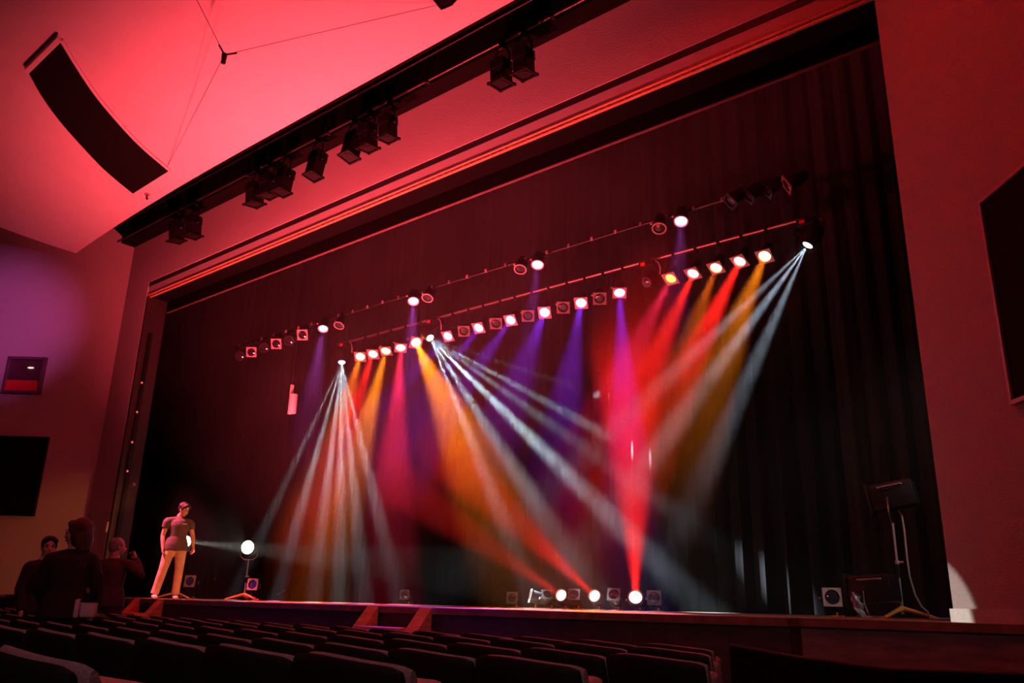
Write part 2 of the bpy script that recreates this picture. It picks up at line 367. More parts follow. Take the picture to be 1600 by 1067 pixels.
# black lanterns hung in the slot
def slot_lantern(px, py, wpx, hpx, label, tilt, framed, roll=0.0):
    c = onY(px, py, SY); depth = (c-CAM).dot(_f); s = depth/FPX
    wd, hg = wpx*s*0.90, hpx*s*1.12
    top = Vector((c.x, SY, SZ+0.18))
    t = thing('slot_lantern', label, 'stage light', top, 'black lanterns hung in the ceiling slot')
    rot = Euler((tilt, roll, 0)).to_matrix()
    oc = Vector((0, 0, c.z-top.z))
    def L(v): return oc+rot @ Vector(v)
    b = MB(); b.box(oc, (wd*0.86, wd*0.8, hg*0.9), rot, 0.015)
    for k in range(5): b.box(L((0, 0, hg*(0.1+0.07*k))), (wd*0.92, wd*0.86, hg*0.025), rot)
    b.build('body', M['lantern'], t)
    fr = MB(); bz = -hg*0.45
    for sx, sy, lx, ly in ((0, 1, 1.12, 0.1), (0, -1, 1.12, 0.1), (1, 0, 0.1, 1.12), (-1, 0, 0.1, 1.12)):
        fr.box(L((sx*wd*0.46, sy*wd*0.46, bz)), (lx*wd if framed else lx*wd*0.9, ly*wd if framed else ly*wd*0.9, 0.03), rot)
    fr.build('colour_frame', M['lantern'], t)
    MB().cyl(L((0, 0, bz+0.03)), L((0, 0, bz-0.008)), wd*0.36, wd*0.36).build('lens', M['lantern'], t, smooth=40)
    y = MB()
    pivot = oc+Vector((0, 0, hg*0.12))
    y.tube([pivot+Vector((wd*0.52, 0, 0)), pivot+Vector((wd*0.52, 0, hg*0.5)), Vector((wd*0.25, 0, -0.10)), Vector((-wd*0.25, 0, -0.10)), pivot+Vector((-wd*0.52, 0, hg*0.5)), pivot+Vector((-wd*0.52, 0, 0))], 0.014)
    yk = y.build('yoke', M['blackmetal'], t)
    MB().box((0, 0, -0.04), (0.06, 0.07, 0.14)).cyl((-0.05, 0, -0.1), (0.05, 0, -0.1), 0.02).build('clamp', M['blackmetal'], t)
    MB().ball(pivot+Vector((wd*0.55, 0, 0)), 0.028, n=10).ball(pivot-Vector((wd*0.55, 0, 0)), 0.028, n=10).build('knob', M['blackmetal'], yk, smooth=60)
SL = [(276, 362, 24, 30, 0.15, True, 'glossy black lantern at the far end of the slot, shinier of the end pair'),
      (302, 354, 25, 32, 0.1, True, 'matt black lantern beside the shiny one at the far slot end'),
      (398, 303, 28, 34, 0.12, True, 'black lantern with flared frame, furthest of the slot trio near the bend'),
      (419, 290, 27, 34, 0.1, True, 'middle black lantern of the tight trio in the ceiling slot'),
      (444, 283, 28, 40, -0.1, False, 'tall plain black lantern, nearest of the tight trio in the slot'),
      (494, 257, 28, 44, -0.15, False, 'tall black lantern hanging alone between the slot trio and the next three'),
      (551, 227, 30, 46, -0.2, False, 'tall plain lantern, furthest of the second slot trio'),
      (575, 213, 30, 40, 0.1, True, 'black lantern with square frame, middle of the second slot trio'),
      (606, 199, 29, 38, 0.1, True, 'black lantern with flared frame, nearest of the second slot trio'),
      (783, 113, 34, 40, 0.1, True, 'black lantern of the pair nearest the top of the picture, lower one'),
      (818, 97, 34, 42, 0.1, True, 'black lantern hanging highest in the picture, upper of its pair')]
for px, py, a, b, tl, fr, lb in SL: slot_lantern(px, py, a, b, lb, tl, fr)

# ---- left wall: framed window and speaker grille
def wall_panel_pts(px): return [WL(*p) for p in px]
wt = thing('window_1', 'small framed window in the left wall, red along its lower third', 'window', WL(40, 587)+nL*0.02)
wt['kind'] = 'structure'; o = wt.location
rotL = Matrix((SIDE, HEAD, Vector((0, 0, 1)))).transposed()
sc_ = (WL(68, 587)-WL(12, 587)).length; hh = (WL(40, 561)-WL(40, 613)).length
f = MB()
for sx, sz, lx, lz in ((0, 1, sc_+0.06, 0.06), (0, -1, sc_+0.06, 0.06), (1, 0, 0.06, hh), (-1, 0, 0.06, hh)):
    f.box(rotL @ Vector((sx*sc_/2, -0.02, sz*hh/2)), (lx, 0.09, lz), rotL, 0.008)
f.build('window_frame', mat('window_frame_paint', (0.13, 0.08, 0.09), 0.5, var=0.1), wt)
MB().box(rotL @ Vector((0, 0.0, 0.1)), (sc_, 0.03, hh-0.2), rotL).build('window_pane', mat('dim_window_glass', (0.10, 0.04, 0.055), 0.12, var=0.1, spec=0.8), wt)
MB().box(rotL @ Vector((-0.03, -0.01, -hh*0.31)), (sc_*0.88, 0.05, hh*0.32), rotL, 0.008).build('window_panel', M['redpanel'], wt)
e = MB(); e.ball((0, 0, 0), (0.07, 0.02, 0.02), n=12); e.xf(Matrix.Translation(rotL @ Vector((sc_*0.14, -0.035, hh*0.22))) @ rotL.to_4x4())
e.build('glowing_oval', lens_mat('oval', (1, 0.8, 0.7), 0.9), wt, smooth=60)  # small glowing oval in front of the pane
gl = thing('wall_speaker_grille', 'black square speaker grille on the left wall below the window', 'grille', WL(25, 743)+nL*0.03)
gw, gh = (WL(66, 743)-WL(-40, 743)).length, (WL(30, 684)-WL(30, 803)).length
ce = WL(13, 743)-WL(25, 743)
MB().box(rotL @ Vector((0, 0, 0))+ce, (gw, 0.05, gh), rotL).build('grille_cloth', M['grille'], gl)
f = MB()
for sx, sz, lx, lz in ((0, 1, gw+0.03, 0.03), (0, -1, gw+0.03, 0.03), (1, 0, 0.03, gh), (-1, 0, 0.03, gh)):
    f.box(ce+rotL @ Vector((sx*gw/2, -0.01, sz*gh/2)), (lx, 0.07, lz), rotL)
f.build('frame', M['blackmetal'], gl)
# ---- right wall grille
def WR(px, py): return onP(px, py, PR, nR)
pt, pb = WR(1541, 318), WR(1590, 626)
gr = thing('wall_speaker_grille', 'tall black speaker grille with pale frame edge on the right wall', 'grille', (pt+pb)/2)
nw = -back
rt = (pt-PR).dot(RD); a = PR+RD*rt
zt_, zb_ = pt.z, pb.z
def RQ(u0, u1, z0, z1): return [PR+RD*u0+Vector((0, 0, z0))-gr.location, PR+RD*u1+Vector((0, 0, z0))-gr.location, PR+RD*u1+Vector((0, 0, z1))-gr.location, PR+RD*u0+Vector((0, 0, z1))-gr.location]
MB().prism(RQ(rt, rt+2.4, zb_, zt_), nw*0.03).build('grille_cloth', M['grille'], gr)
f = MB(); f.prism(RQ(rt-0.03, rt, zb_-0.03, zt_+0.03), nw*0.05).prism(RQ(rt, rt+2.4, zt_, zt_+0.03), nw*0.05).prism(RQ(rt, rt+2.4, zb_-0.03, zb_), nw*0.05)
f.build('frame', mat('grille_frame_paint', (0.45, 0.30, 0.30), 0.35, 0.3, var=0.1), gr)

# ---- inner jamb frame on the left with its pilot lamps, gallery corner above
struct(MB().box((JL+0.04, D+0.215, 3.0), (0.08, 0.42, 6.0)).build('trim_4', mat('jamb_frame_paint', (0.035, 0.025, 0.025), 0.5, var=0.15)))
rail = thing('pilot_lamp_rail', 'tall narrow dark rail on the inner left jamb', 'rail', (JL+0.10, D+0.16, 0))
MB().box((0, 0, 2.9), (0.05, 0.08, 4.6)).build('rail', M['blackmetal'], rail)
for k, (px, py) in enumerate(((208, 603), (201, 648), (195, 694), (185, 739))):
    p = onY(px, py, D+0.14)
    t = thing('pilot_lamp', '%s small red pilot lamp down the left jamb' % ['topmost', 'second', 'third', 'lowest'][k], 'lamp', (JL+0.15, D+0.14, p.z), 'red pilot lamps on the left jamb')
    MB().box((0, 0, 0), (0.05, 0.06, 0.10), None, 0.008).build('housing', M['blackmetal'], t)
    MB().ball((0.03, -0.03, 0.0), 0.022, n=10).build('lamp_cap', M['ledlamp'], t, smooth=60)
p = onY(196, 761, D+0.3)
t = thing('jamb_bracket', 'small chrome hooked bracket sticking out from the left jamb', 'bracket', (JL+0.08, D+0.2, p.z))
MB().tube([(0, 0, 0), (0.13, 0, -0.02), (0.22, 0, -0.02), (0.26, 0, 0.03)], 0.015).ball((0.26, 0, 0.0), 0.035, n=10).build('arm', M['frame'], t, smooth=60)
p = onY(171, 823, D-0.02)
tag(MB().box((0, 0, 0), (0.07, 0.03, 0.20), None, 0.008).build('wall_plate', M['white'], None, (JL-0.035, D-0.015, p.z)), 'small white vertical plate on the left jamb edge behind the man', 'plate')
GX = onY(268, 447, 8.1).x
pg = onY(240, 489, 8.3)
struct(MB().box(((JL-0.4+GX+0.15)/2, 8.42, (pg.z+7.2)/2), (GX+0.55-JL, 0.1, 7.2-pg.z)).build('wall_gallery', M['plaster']))
gal = thing('gallery_rail', 'dark rail with small round fittings at the top left corner of the opening', 'rail', (JL+0.55, 8.28, pg.z))
MB().box((-0.02, 0, 0), (0.9, 0.16, 0.10)).box((-0.02, 0.0, 0.10), (0.9, 0.05, 0.10)).build('beam', M['black'], gal)
for k in range(4): MB().ball((-0.35+k*0.19, -0.03, -0.12), 0.055, n=12).build('pulley', M['frame'], gal, smooth=60)
MB().cyl((0.28, 0.05, 0.1), (0.28, 0.05, 0.75), 0.02).build('post', M['blackmetal'], gal)

# ================================================================== curtains
def curtain(name, label, x0, x1, y, z0, z1, amp, wl_, material, seed, cat='curtain', hem=0.0):
    rnd = random.Random(seed); mb = MB(); bm = mb.bm
    n = int((x1-x0)/wl_*10); ph = 0; P = []
    for i in range(n+1):
        x = x0+(x1-x0)*i/n; ph += (2*math.pi/10)*(0.75+0.5*rnd.random())
        P.append((x, amp*(math.sin(ph)+0.35*math.sin(2.3*ph+1))))
    nz = 6; V = []
    for j in range(nz+1):
        tt = j/nz; z = z0+(z1-z0)*tt; s = 1.0-0.25*tt
        V.append([(bm.verts.new((x, y+d*s, z)), bm.verts.new((x, y+d*s+0.02, z))) for x, d in P])
    for j in range(nz):
        for i in range(n):
            bm.faces.new((V[j][i][0], V[j][i+1][0], V[j+1][i+1][0], V[j+1][i][0])); bm.faces.new((V[j][i][1], V[j+1][i][1], V[j+1][i+1][1], V[j][i+1][1]))
        bm.faces.new((V[j][0][0], V[j+1][0][0], V[j+1][0][1], V[j][0][1])); bm.faces.new((V[j][n][0], V[j][n][1], V[j+1][n][1], V[j+1][n][0]))
    for i in range(n):
        bm.faces.new((V[0][i][0], V[0][i][1], V[0][i+1][1], V[0][i+1][0])); bm.faces.new((V[nz][i][0], V[nz][i+1][0], V[nz][i+1][1], V[nz][i][1]))
    o = mb.build(name, material, smooth=60)
    return tag(o, label, cat)
curtain('back_curtain', 'full-width black pleated curtain hanging across the rear of the stage', -29.5, 1.3, 13.4, 0.004, 9.5, 0.07, 0.42, M['curtain'], 1)
LX0, LX1 = -27.0, onY(424, 850, 12.4).x
curtain('leg_curtain', 'black leg curtain behind the standing man and the work lights', LX0, LX1, 12.4, 0.004, 9.5, 0.06, 0.34, M['legvelour'], 2)
RX0 = onY(1328, 850, 12.4).x
curtain('leg_curtain', 'black leg curtain behind the tall lamp stand near the right jamb', RX0, 1.2, 12.4, 0.004, 9.5, 0.06, 0.34, M['legvelour'], 3)
bz_ = onY(1000, 207.5, 8.1).z
bo = tag(MB().box(((GX+1.4)/2, 8.1, (bz_+7.6)/2), (1.4-GX, 0.04, 7.6-bz_)).build('border_curtain', M['border']), 'flat black border curtain hanging behind the proscenium header', 'curtain')
hem = MB().cyl((GX, 8.1, bz_), (1.4, 8.1, bz_), 0.022, n=10).build('hem', mat('hem_tape', (0.10, 0.07, 0.07), 0.8, var=0.1), bo, smooth=40)

# ================================================================== stage lights
HZ = 0.004
def frame_axes(d):
    return Vector(d).normalized().to_track_quat('-Z', 'Y').to_matrix()
COLS = dict(amber=(1.0, 0.155, 0.008), yellow=(1.0, 0.22, 0.006), red=(1.0, 0.014, 0.009), rose=(1.0, 0.02, 0.075), purple=(0.30, 0.03, 1.0), pink=(0.72, 0.12, 0.90), white=(0.72, 0.85, 1.0))
def par_can(name, label, lens, target, hang, group, lit=None, watt=0, deg=20, R=0.085, frame_m=None, lens_m=None, square=True, blend=0.6, floor=False, framed=True, lensmat=None, cat='stage light'):
    """lens: lens centre; target: where it points (a lit floor can: its beam only); hang: point on the pipe it clamps to (or stage point it stands on)"""
    lens = Vector(lens); beam = (Vector(target)-lens).normalized(); d = beam
    if floor and lit: d = (beam*0.42+(CAM-lens).normalized()*0.58).normalized()      # can and lens turned toward the camera, beam still aimed at target
    q = frame_axes(d); hang = Vector(hang)
    t = thing(name, label, cat, hang, group)
    c = lens-hang
    def L(x, y, z): return c+q @ Vector((x, y, z))       # +z = towards the back of the can
    b = MB()
    b.loft([(L(0, 0, 0.0), R*1.08, R*1.08), (L(0, 0, R*1.6), R*1.08, R*1.08), (L(0, 0, R*1.75), R*0.98, R*0.98), (L(0, 0, R*2.9), R*0.72, R*0.72), (L(0, 0, R*3.2), R*0.5, R*0.5)], 20, False, q @ Vector((0, 1, 0)))
    b.cyl(L(0, 0, R*3.2), L(0, 0, R*3.22), R*0.5, R*0.45)
    b.build('can_body', M['black'], t, smooth=35)
    if framed:
        f = MB(); s_ = R*1.22
        n = 24
        inner, outer = [], []
        for zz in (-0.018, 0.0):
            for k in range(n):
                a = 2*math.pi*k/n+math.pi/4
                ca, sa = math.cos(a), math.sin(a); m = max(abs(ca), abs(sa))
                ro = s_/m if square else R*1.18
                outer.append(f.bm.verts.new(L(ca*ro, sa*ro, zz))); inner.append(f.bm.verts.new(L(ca*R*0.97, sa*R*0.97, zz)))
        for k in range(n):
            k2 = (k+1) % n
            f.bm.faces.new((outer[k], outer[k2], inner[k2], inner[k])); f.bm.faces.new((outer[n+k], inner[n+k], inner[n+k2], outer[n+k2]))
            f.bm.faces.new((outer[k], outer[n+k], outer[n+k2], outer[k2])); f.bm.faces.new((inner[k], inner[k2], inner[n+k2], inner[n+k]))
        f.build('gel_frame', frame_m or M['frame'], t)
    lm = MB()
    lm.loft([(L(0, 0, 0.012-0.0*R), R*0.94, R*0.94), (L(0, 0, 0.004), R*0.9, R*0.9), (L(0, 0, -0.006), R*0.5, R*0.5), (L(0, 0, -0.009), R*0.1, R*0.1)], 20, True, q @ Vector((0, 1, 0)))
    lm.build('lens', lensmat or (LM[lens_m] if lens_m else M['glassdark']), t, smooth=50)
    # yoke and clamp / floor foot
    piv = L(0, 0, R*1.4); sd = Vector((d.y, -d.x, 0)) if abs(d.z) < 0.98 else Vector((1, 0, 0)); sd.normalize()
    far = Vector((0, 0, 0.045 if floor else -0.055))
    mid = far+(piv-far)*0.12
    y = MB(); y.tube([piv+sd*R*1.25, mid*1.0+sd*R*1.1, far+sd*R*0.6, far-sd*R*0.6, mid-sd*R*1.1, piv-sd*R*1.25], 0.008, 6)
    yk = y.build('yoke', M['blackmetal'], t)
    if floor:
        k = MB(); k.cyl((0, 0, 0.0), (0, 0, 0.05), 0.012); k.box((0, 0, 0.008), (0.16, 0.05, 0.016)).box((0, 0, 0.008), (0.05, 0.16, 0.016))
        k.build('floor_foot', M['orange'], t)
    else:
        MB().box((0, 0, -0.02), (0.045, 0.07, 0.10), None, 0.006).cyl((0, -0.05, -0.03), (0, 0.05, -0.03), 0.01).build('clamp', M['blackmetal'], t)
    MB().cyl(piv+sd*R*1.22, piv+sd*R*1.5, 0.016).build('knob', M['frame'], yk, smooth=40)
    if lit:
        spot(name+'_light', hang+L(0, 0, -0.03), hang+L(0, 0, -0.03)+beam, COLS[lit], watt, deg, blend, R*0.5, t)
    return t

# ---- rear batten
BY, BZ = 11.3, onY(900, 438, 11.3).z
bx0, bx1 = onY(528, 540, BY).x, onY(1276, 337, BY).x
rb = thing('lighting_batten', 'rear lighting batten pipe carrying the amber and purple cans', 'pipe', ((bx0+bx1)/2, BY, BZ))
hw = (bx1-bx0)/2
MB().cyl((-hw, 0, 0), (hw, 0, 0), 0.024, n=12).build('pipe', M['rig'], rb, smooth=40)
MB().box((0, 0.07, 0.02), (2*hw-0.3, 0.06, 0.05)).build('cable_tray', M['black'], rb)
for k in range(6):
    x = -hw+0.6+k*(2*hw-1.2)/5; MB().cyl((x, 0, 0.0), (x, 0, 9.7-BZ), 0.006, n=6).build('wire_rope', M['cable'], rb)
def on_batten1(px, py): return onY(px, py, BY-0.12)
def hang1(p): return Vector((p.x, BY, BZ))
def dirpt(px, py, Y): return onY(px, py, Y)
W1 = 15500
amberL = [(563, 557, 'amber', 'amber', (522, 690), 9.8, 1.1), (583, 553, 'red', 'red', (535, 690), 9.8, 1.6), (603, 548, 'yellow', 'amber', (545, 760), 9.8, 2.3),
          (626, 543, 'rose', 'rose', (612, 800), 9.8, 1.8), (650, 535, 'yellow', 'amber', (760, 760), 9.2, 2.9)]
for k, (px, py, c, lm, tp, tY, e) in enumerate(amberL):
    p = on_batten1(px, py)
    nm = {'amber': 'amber', 'red': 'red', 'yellow': 'amber', 'rose': 'rose red'}[c]
    par_can('par_can', 'lit %s par can, %s from left of the left-hand amber and red five' % (nm, ORD[k]), p, dirpt(*tp, tY), hang1(p), 'par cans in the amber and red run at the left of the rear batten', c, W1*e, 13.5, 0.105, lens_m=lm)
purple = [(700, 525, (650, 580), 10.2, 0.5), (748, 512, (690, 590), 10.0, 0.7), (798, 500, (735, 590), 9.8, 1.0), (851, 488, (815, 580), 9.6, 1.0), (908, 473, (885, 620), 9.6, 1.1), (968, 457, (982, 740), 9.6, 1.6)]
for k, (px, py, tp, tY, e) in enumerate(purple):
    p = on_batten1(px, py)
    par_can('par_can', 'lit purple par can, %s from the left of the purple run' % ORD[k], p, dirpt(*tp, tY), hang1(p), 'purple par cans on the rear batten', 'purple', W1*0.38*e, 12, 0.095, lens_m='purple')
dark1 = [(725, 517), (775, 505), (825, 493), (880, 480), (937, 466)]
for k, (px, py) in enumerate(dark1):
    p = on_batten1(px, py)
    par_can('par_can', 'unlit red-rimmed par can, %s from left among the purple cans' % ORD[k], p, dirpt(px-30+k*8, py+110, 9.7), hang1(p), 'unlit par cans on the rear batten', R=0.095, frame_m=M['dullframe'])
amberR = [(1048, 435, 'rose', 'dimamber', (985, 560), 10.0, 0.8), (1083, 427, 'red', 'red', (1010, 590), 9.9, 1.6), (1119, 418, 'amber', 'amber', (1050, 600), 9.8, 0.5),
          (1156, 408, 'red', 'red', (1062, 600), 9.7, 2.2), (1195, 400, 'yellow', 'amber', (1130, 560), 9.6, 0.9)]
for k, (px, py, c, lm, tp, tY, e) in enumerate(amberR):
    p = on_batten1(px, py)
    nm = {'amber': 'amber', 'rose': 'dim amber-lensed', 'red': 'red', 'yellow': 'bright amber'}[c]
    par_can('par_can', 'lit %s par can, %s of the descending five near the right end' % (nm, ORD[k]), p, dirpt(*tp, tY), hang1(p), 'par cans in the amber and red run at the right of the rear batten', c, W1*e, 13.5, 0.095, lens_m=lm)

# ---- moving heads with a gobo of light rays
def gobo(light, dots, r, soft):
    light.use_nodes = True; nt = light.node_tree
    em = nt.nodes['Emission']
    tc = nt.nodes.new('ShaderNodeTexCoord'); sx = nt.nodes.new('ShaderNodeSeparateXYZ')
    nt.links.new(tc.outputs['Normal'], sx.inputs[0])
    dv = []
    for ax in ('X', 'Y'):
        n = nt.nodes.new('ShaderNodeMath'); n.operation = 'DIVIDE'
        nt.links.new(sx.outputs[ax], n.inputs[0]); nt.links.new(sx.outputs['Z'], n.inputs[1]); dv.append(n)
    cb = nt.nodes.new('ShaderNodeCombineXYZ'); nt.links.new(dv[0].outputs[0], cb.inputs[0]); nt.links.new(dv[1].outputs[0], cb.inputs[1])
    prev = None
    for (x, y, s) in dots:
        ds = nt.nodes.new('ShaderNodeVectorMath'); ds.operation = 'DISTANCE'; ds.inputs[1].default_value = (x, y, 0)
        nt.links.new(cb.outputs[0], ds.inputs[0])
        mr = nt.nodes.new('ShaderNodeMapRange'); mr.interpolation_type = 'SMOOTHSTEP'
        mr.inputs['From Min'].default_value = r*(1+soft); mr.inputs['From Max'].default_value = r*(1-soft)
        mr.inputs['To Min'].default_value = 0; mr.inputs['To Max'].default_value = s
        nt.links.new(ds.outputs['Value'], mr.inputs['Value'])
        if prev is None: prev = mr.outputs[0]
        else:
            ad = nt.nodes.new('ShaderNodeMath'); ad.operation = 'ADD'
            nt.links.new(prev, ad.inputs[0]); nt.links.new(mr.outputs[0], ad.inputs[1]); prev = ad.outputs[0]
    nt.links.new(prev, em.inputs['Strength'])
def moving_head(label, px, py, target, watt, dotr, rays, lit=True):
    # rays: pixel, depth plane and strength of each ray of the gobo
    p = on_batten1(px, py); hang = hang1(p)
    t = thing('moving_head', label, 'stage light', hang, 'moving heads on the rear batten'); c = p-hang
    d = (Vector(target)-p).normalized(); q = frame_axes(d)
    def L(x, y, z): return c+q @ Vector((x, y, z))
    b = MB(); b.loft([(L(0, 0, 0), 0.085, 0.085), (L(0, 0, 0.05), 0.10, 0.10), (L(0, 0, 0.20), 0.125, 0.125), (L(0, 0, 0.30), 0.10, 0.10), (L(0, 0, 0.34), 0.05, 0.05)], 20, True, q @ Vector((0, 1, 0)))
    b.build('head', M['black'], t, smooth=40)
    MB().loft([(L(0, 0, -0.012), 0.02, 0.02), (L(0, 0, -0.008), 0.065, 0.065), (L(0, 0, 0.002), 0.075, 0.075)], 20, True, q @ Vector((0, 1, 0))).build('lens', LM['white'] if lit else M['glassdark'], t, smooth=50)
    pv = L(0, 0, 0.18); base = Vector((0, 0, -0.10))
    MB().box(base, (0.28, 0.26, 0.11), None, 0.015).build('base_box', M['blackmetal'], t)
    a = MB()
    for s in (-1, 1): a.tube([base+Vector((s*0.10, 0, -0.04)), Vector((s*0.15, (base.y+pv.y)/2, (base.z+pv.z)/2)), Vector((s*0.145+pv.x, pv.y, pv.z))], 0.022, 8)
    a.box(base+Vector((0, 0, -0.045)), (0.24, 0.05, 0.03)); a.build('yoke', M['blackmetal'], t, smooth=60)
    MB().box((0, 0, -0.02), (0.05, 0.07, 0.09)).build('clamp', M['blackmetal'], t)
    MB().tube([(0.12, -0.05, -0.04), (0.20, -0.06, -0.10), (0.23, -0.05, -0.2), (0.2, -0.02, -0.3)], 0.012, 8).build('cable', M['greycable'], t)
    MB().box((-0.05, -0.135, -0.10), (0.08, 0.02, 0.05)).build('display', M['redpanel'], t)
    if lit:
        dots = []; mx = 0
        for (rx, ry, rY, st) in rays:
            v = q.transposed() @ (onY(rx, ry, rY)-p); dots.append((v.x/v.z, v.y/v.z, st)); mx = max(mx, math.hypot(v.x/v.z, v.y/v.z))
        half = math.degrees(math.atan(mx+dotr*1.6))
        s = spot('moving_head_light', hang+L(0, 0, -0.02), hang+L(0, 0, -1), COLS['white'], watt, 2*half, 0.1, 0.004, t)
        gobo(s.data, dots, dotr, 0.7)
    return t
moving_head('lit white moving head at the left end of the rear batten', 534, 566, dirpt(516, 820, 10.6), 95000, 0.030,
            [(438, 770, 10.8, 0.7), (466, 810, 10.8, 0.9), (500, 850, 10.7, 1.0), (531, 850, 10.7, 1.1), (560, 845, 10.8, 0.8), (590, 795, 10.8, 0.6)])
moving_head('lit white moving head between the amber run and the purple run', 672, 528, dirpt(880, 800, 10.8), 130000, 0.032,
            [(800, 850, 11.0, 0.45), (868, 835, 11.0, 0.6), (985, 838, 12.3, 1.6), (1012, 770, 12.7, 0.25), (985, 700, 13.3, 0.65), (925, 612, 13.3, 0.30)])
moving_head('lit white moving head at the right end of the rear batten', 1262, 383, dirpt(1130, 600, 10.6), 34000, 0.045,
            [(1085, 550, 10.8, 0.6), (1120, 575, 10.8, 1.0), (1165, 600, 10.8, 0.6)])
moving_head('unlit moving head between the purple run and the right amber run', 1010, 441, dirpt(950, 480, 10.2), 0, 0.05, [], lit=False)

# ---- front batten
FY = 9.2; FZ = onY(840, 400, FY).z
fx0, fx1 = onY(366, 552, FY).x, onY(1250, 284, FY).x
fb = thing('lighting_batten', 'front lighting batten pipe carrying the pink lit lanterns', 'pipe', ((fx0+fx1)/2, FY, FZ)); hw = (fx1-fx0)/2
MB().cyl((-hw, 0, 0), (hw, 0, 0), 0.022, n=12).build('pipe', M['blackmetal'], fb, smooth=40)
for k in range(30):
    x = -hw+0.2+k*(2*hw-0.4)/29; MB().box((x, -0.024, 0.0), (0.04, 0.02, 0.05)).build('socket', M['frame'] if k % 3 else M['rig'], fb)
for k in range(6):
    x = -hw+0.5+k*(2*hw-1.0)/5; MB().cyl((x, 0, 0.0), (x, 0, 9.7-FZ), 0.006, n=6).build('wire_rope', M['cable'], fb)
def on_batten2(px, py): return onY(px, py, FY-0.08)
def hang2(p): return Vector((p.x, FY, FZ))
FZL = FZ-0.0
for k, (px, py, sq) in enumerate([(375, 550, 0), (393, 544, 1), (413, 537, 0), (432, 531, 1), (452, 526, 0), (473, 517, 1)]):
    p = on_batten2(px, py+6)
    par_can('par_can', 'unlit par can, %s from left of six ending the front batten' % ORD[k], p, (p.x+2.2-k*0.1, p.y-2.4, p.z-1.5), hang2(p), 'unlit par cans at the far end of the front batten', R=0.085, square=bool(sq), frame_m=M['frame'] if sq else M['blackmetal'])
pinks = [(505, 508, (484, 640), 8.45, 1.0, 'furthest left'), (646, 465, (640, 600), 8.45, 0.9, 'second from the left'), (840, 408, (826, 540), 8.45, 0.45, 'third from the left'), (1064, 340, (1058, 470), 8.45, 0.3, 'rightmost')]
for px, py, tp, tY, e, lb in pinks:
    p = on_batten2(px, py+5)
    par_can('fresnel_lantern', 'lit pink lantern pointing down, %s of its four' % lb, p, dirpt(*tp, tY), hang2(p), 'pink lanterns on the front batten', 'pink', 2200*e, 15, 0.085, lens_m='pink', square=False)
for k, (px, py) in enumerate([(530, 503), (668, 460), (813, 415), (1030, 351)]):
    p = on_batten2(px, py+5)
    par_can('fresnel_lantern', 'unlit lantern with red-rimmed front beside the %s pink lantern' % ['furthest left', 'second', 'third', 'rightmost'][k], p, (p.x+0.2, p.y-0.5, p.z-1.0), hang2(p), 'unlit lanterns beside the pink ones', R=0.085, square=False)
for k, (px, py) in enumerate([(1142, 308), (1170, 299), (1199, 290), (1230, 283)]):
    p = on_batten2(px, py+6)
    par_can('par_can', 'unlit par can, %s of four at the front batten right end' % ORD[k], p, (p.x-0.8-0.3*k, p.y-0.8, p.z-1.0), hang2(p), 'unlit par cans at the right end of the front batten', R=0.085, frame_m=M['frame'] if k == 3 else M['blackmetal'])
# white hanging column
p = onY(457, 624, FY)
hc = thing('hanging_column', 'white upright column hanging in the dark below the front batten', 'column', (p.x, FY, p.z-0.28))
MB().lathe([(0.05, 0), (0.075, 0.01), (0.078, 0.05), (0.078, 0.36), (0.07, 0.375), (0.02, 0.38)], (0.03, 0, 0)).build('shade', M['white'], hc, smooth=40)
MB().box((-0.065, 0.01, 0.29), (0.025, 0.07, 0.58), None, 0.005).build('back_plate', M['white'], hc)
zz = FZ-(p.z-0.28)
MB().cyl((-0.065, 0.01, 0.57), (-0.065, 0.0, zz), 0.008).build('drop_rod', M['black'], hc)

# ---- footlights
FLY = 11.0
def floor_can(px, py, label, lit=None, watt=0, target=None, lens_m=None, R=0.085, Y=FLY, deg=16, lensmat=None, square=True, pale=False):
    p = onY(px, py, Y); base = Vector((p.x, Y+0.12, 0.0))
    tg = target or (p.x+1.2, p.y-2.0, p.z+0.25)
    return par_can('floor_par_can', label, p, tg, base, 'floor cans standing along the stage', lit, watt, deg, R, lens_m=lens_m, floor=True, lensmat=lensmat, square=square and not lit, frame_m=M['frame'] if pale else M['dullframe'])
floor_can(800, 934, 'unlit floor can with square frame, leftmost of the central floor row', R=0.075)
floor_can(830, 931, 'dim orange floor can turned edge-on, first lit one of the central floor row', lens_m='dimamber', target=(onY(830, 931, FLY)+Vector((-1.0, -1.05, 0.35))), R=0.09)
floor_can(855, 929, 'unlit floor can between the two leftmost lit floor cans', R=0.07, target=(onY(855, 929, FLY)+Vector((1.5, -1.0, 1.3))))
floor_can(877, 930, 'orange-rimmed lit floor can with a dim red beam, second lit one', 'red', 22000, onY(745, 840, 9.6), 'red', 0.09)
floor_can(897, 929, 'unlit floor can between the second and third lit floor cans', R=0.075, target=(onY(897, 929, FLY)+Vector((0.9, -1.5, 0.9))))
floor_can(929, 931, 'lit red floor can throwing a beam up to the left, third lit one', 'red', 38000, onY(780, 790, 9.2), 'red', 0.09)
floor_can(959, 929, 'unlit floor can between the two brightest floor cans', R=0.08, target=(onY(959, 929, FLY)+Vector((0.7, -1.6, 0.8))))
floor_can(993, 933, 'brightest red floor can sending its beam straight up', 'red', 60000, onY(988, 700, 9.3), 'red', 0.10)
floor_can(1022, 934, 'unlit square-framed floor can just right of the brightest floor can', R=0.085)
floor_can(632, 929, 'unlit floor can standing alone above the wooden steps', R=0.07)
floor_can(440, 926, 'dark floor can alone near the second leg curtain edge', R=0.08, Y=11.6, target=(onY(440, 926, 11.6)+Vector((-0.5, -0.6, 1.2))))
